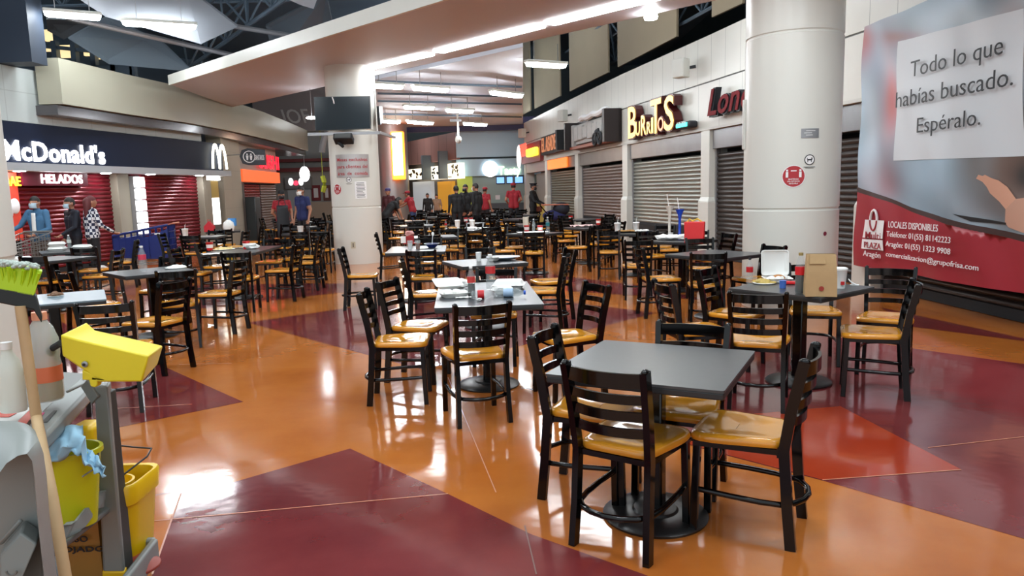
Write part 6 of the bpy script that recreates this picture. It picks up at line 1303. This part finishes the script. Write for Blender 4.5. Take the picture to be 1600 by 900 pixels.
b = MB(); b.tube([bq(32,478), bq(45,570), bq(57,652), bq(64,690,2.2), bq(82,780,2.1), bq(103,905,2.05)], .0165, 12); w2(b, 'handle', WOOD)
t2 = empty('spray_bottle', 'clear plastic jug with orange cap and orange label on the cleaning cart', 'bottle', atY(76, 620, 2.5))
c = atY(76, 624, 2.55); rj = .052
b = MB(); b.lathe([(rj*.9,0),(rj,.012),(rj,.13),(rj*.94,.15),(rj,.17),(rj*.98,.22),(rj*.72,.262),(.022,.285),(.02,.3)], 24, c); w2(b, 'jug', mat('jug_plastic', rgb(214, 222, 218), .1, alpha=.4))
b = MB(); b.lathe([(rj*1.02,.07),(rj*1.02,.125)], 24, c, cap=False); w2(b, 'label_band', mat('label_orange', rgb(222, 120, 84), .5)); b = MB(); b.lathe([(rj*.93,.004),(rj*.93,.07)], 24, c); w2(b, 'liquid', mat('liquid_amber', rgb(176, 160, 112), .2)); b = MB(); b.lathe([(.024,.288),(.024,.315)], 18, c); w2(b, 'bottle_cap', mat('cap_orange', rgb(224, 150, 120), .5))
t2 = empty('detergent_bottle', 'white plastic bottle left of the wooden broom handle', 'bottle', atY(25, 640, 2.4)); c = atY(22, 642, 2.4)
b = MB(); b.lathe([(.04,0),(.043,.01),(.043,.13),(.036,.17),(.018,.2),(.016,.215)], 22, c, ay=.8); w2(b, 'bottle_body', mat('milky', rgb(214, 218, 208), .35)); b = MB(); b.lathe([(.018,.212),(.018,.235)], 16, c); w2(b, 'bottle_cap', CUPW)
# yellow lobby dustpan hung on the post
t2 = empty('dustpan', 'yellow lobby dustpan hooked over the cart post, tipped towards the floor', 'dustpan', atY(170, 560, 2.5))
fl = [(94,530),(98,519),(136,504),(147,517),(254,541),(255,552),(243,570),(226,596),(158,596),(149,606),(140,600),(139,588),(100,560),(93,552)]
Yd = 2.42
fr2 = [atY(94,523,Yd), atY(120,530,Yd), atY(232,556,Yd), atY(222,597,Yd), atY(152,597,Yd), atY(136,582,Yd), atY(97,556,Yd)]
bk2 = [atY(135,503,Yd+.22), atY(149,516,Yd+.22), atY(255,540,Yd+.2), atY(246,570,Yd+.2), atY(170,588,Yd+.2), atY(150,575,Yd+.2), atY(128,545,Yd+.22)]
b = MB(); n = 7; b.add(fr2+bk2, [tuple(range(n)), tuple(range(n, 2*n))[::-1]]+[(i, (i+1) % n, (i+1) % n+n, i+n) for i in range(n)]); w2(b, 'pan', YEL, bevel=.006, smooth=30)
b = MB(); b.prism([atY(136,586,Yd), atY(152,590,Yd), atY(152,603,Yd), atY(148,606,Yd), atY(141,604,Yd)], (0,.03,0)); b.prism([atY(128,578,Yd), atY(165,592,Yd), atY(163,596,Yd), atY(128,594,Yd)], (0,.05,0)); w2(b, 'clip', YEL, bevel=.004)
c = atY(133, 569, Yd-.003); b = MB(Matrix.Translation(c) @ Matrix.Rotation(PI/2,4,'X')); b.lathe([(.0105,0),(.0105,.004),(.008,.006)], 14); w2(b, 'rivet', GRAYM); b = MB(Matrix.Translation(c+Vector((0,-.006,0))) @ Matrix.Rotation(PI/2,4,'X')); b.lathe([(.005,0),(.005,.003)], 10); w2(b, 'rivet_core', DARK)
b = MB(); b.tube([atY(76,548,2.55), atY(95,536,2.5)], .012, 8); b.ell(atY(80,550,2.55), .014, .014, .016); w2(b, 'handle_stub', DARK)
# yellow bucket with wire handle on the base platform
t2 = empty('bucket', 'bright yellow bucket with thin black wire handle at outer side of the cart post', 'bucket', Vector((-1.42,2.78,.2)))
c = Vector((atY(174,850,2.78).x, 2.80, atY(205,856,2.80).z)); hB = atY(205,742,2.80).z-c.z; rT = .152; rB = .125
def rrect(sx, sy, r, z): return [(c.x+p.x, c.y+p.y, c.z+z) for p in rr_poly([(-sx,-sy),(sx,-sy),(sx,sy),(-sx,sy)], r, 4)]
rings = [rrect(rB,rB*.8,.05,0), rrect(rT*.96,rT*.8,.06,hB*.72), rrect(rT*1.02,rT*.86,.06,hB*.74), rrect(rT*1.06,rT*.9,.06,hB*.97), rrect(rT*1.03,rT*.87,.06,hB), rrect(rT*.95,rT*.78,.06,hB*.99), rrect(rB*.9,rB*.7,.05,.02)]
n = len(rings[0]); b = MB(); b.add([q_ for r_ in rings for q_ in r_], [(j*n+i, j*n+(i+1) % n, (j+1)*n+(i+1) % n, (j+1)*n+i) for j in range(len(rings)-1) for i in range(n)]+[tuple(range(n))[::-1], tuple((len(rings)-1)*n+i for i in range(n))]); w2(b, 'pail', YELB, smooth=50)
b = MB(); b.lathe([(rT*.62,hB*.8),(rT*.66,hB*.93),(rT*.6,hB*.93),(rT*.56,hB*.82)], 28, c, ay=.8); w2(b, 'inner_rim', YELB)
b = MB(); b.tube([c+Vector(v) for v in ((-.1,-.1,hB*.9),(.0,-.11,hB*.93),(.09,-.06,hB*1.06),(.155,.02,hB*1.22),(.15,.07,hB*1.27),(.06,.1,hB*1.26),(-.08,.12,hB*1.3),(-.14,.1,hB*1.1))], .0035, 6); w2(b, 'wire_handle', BLACKP)
FPN = Plane((c.x-.2, c.y-rB*.86), (c.x+.2, c.y-rB*.86)); 
for txt, x0, yb, x1, yt in (('N', 186, 795, 190, 790), ('S', 186, 822, 190, 815)): adopt(t2, text_on(FPN, txt, x0, yb, x1, yt, BLACKP, 'lettering', depth=.003, out=.012, bold=.02))
b = MB(FPN.M)
for (x, y), c_ in (((187,812),0),): s_, z_ = FPN.px(x, y); b.prism([(s_-.008,-.012,z_),(s_+.008,-.012,z_+.002),(s_,-.012,z_+.016)], (0,-.003,0))
s_, z_ = FPN.px(189, 840); b.prism([(s_-.02,-.014,z_),(s_+.014,-.014,z_),(s_+.006,-.014,z_+.03),(s_-.012,-.014,z_+.03)], (0,-.003,0)); adopt(t2, b.build('printed_mark', mat('print_blue', rgb(30, 70, 140), .4)))
# lime bucket on the middle shelf with a blue cloth
t2 = empty('bucket', 'lime yellow bucket on the middle cart shelf under the blue cloth', 'bucket', Vector((-1.62,2.45,.45)))
c = Vector((atY(108,830,2.45).x, 2.47, .445)); hL = atY(110,700,2.47).z-c.z
b = MB(); b.lathe([(.085,0),(.118,hL*.93),(.128,hL*.94),(.128,hL),(.116,hL),(.08,.015)], 32, c, ay=.75); w2(b, 'pail', LIME)
b = MB(); b.tube([c+Vector((.12,0,hL*.95)), c+Vector((.135,-.03,hL*.8)), c+Vector((.1,-.075,hL*.72))], .003, 6); w2(b, 'wire_handle', WIRE)
b = MB()
def cloth(u, v):
    if u < .55: x0 = atY(72+u/.55*56, 0, 2.35); y_ = 690-8*math.sin(u*5)+v*42-4*u*10; p = atY(72+u/.55*58, y_, 2.36-.03*math.sin(v*PI)+.1*(1-v))
    else: k = (u-.55)/.45; p = atY(128+k*34+v*2, 690+k*38+v*(38-k*22), 2.35+.12*(1-v)*(1-k)+.02*k)
    p.y += .012*math.sin(u*17+v*9); p.z += .008*math.sin(u*23-v*7); return p
b.grid(cloth, 24, 10); o = b.build('cleaning_cloth', mat('cloth_blue', rgb(150, 192, 216), .8), None, smooth=60, solid=.004); tag(o, 'crumpled light blue cloth draped over the lime bucket', 'cloth')
o = MB().box(atY(98,700,2.75).x, atY(137,700,2.75).x, 2.78, 2.9, .445, atY(120,668,2.78).z).build('yellow_wringer', YELB, bevel=.02); tag(o, 'orange yellow plastic wringer standing behind the lime bucket', 'wringer')
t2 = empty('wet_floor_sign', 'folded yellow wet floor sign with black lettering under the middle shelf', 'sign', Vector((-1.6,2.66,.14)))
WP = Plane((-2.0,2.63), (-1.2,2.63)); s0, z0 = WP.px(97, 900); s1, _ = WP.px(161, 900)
b = MB(WP.M); b.prism([(s0,0,.132),(s1,0,.132),(s1-.01,.02,.41),(s0+.01,.02,.41)], (0,.02,0)); adopt(t2, b.build('panel', mat('sign_yellow_shaded', rgb(160, 112, 40), .5)), text_on(WP, 'PISO', 104, 847, 138, 838, BLACKP, 'lettering', depth=.003, out=.0, bold=.02), text_on(WP, 'MOJADO', 84, 863, 164, 855, BLACKP, 'lettering', depth=.003, out=.0, bold=.02))  # yellow darkened towards brown; the shade under the shelf is in the colour
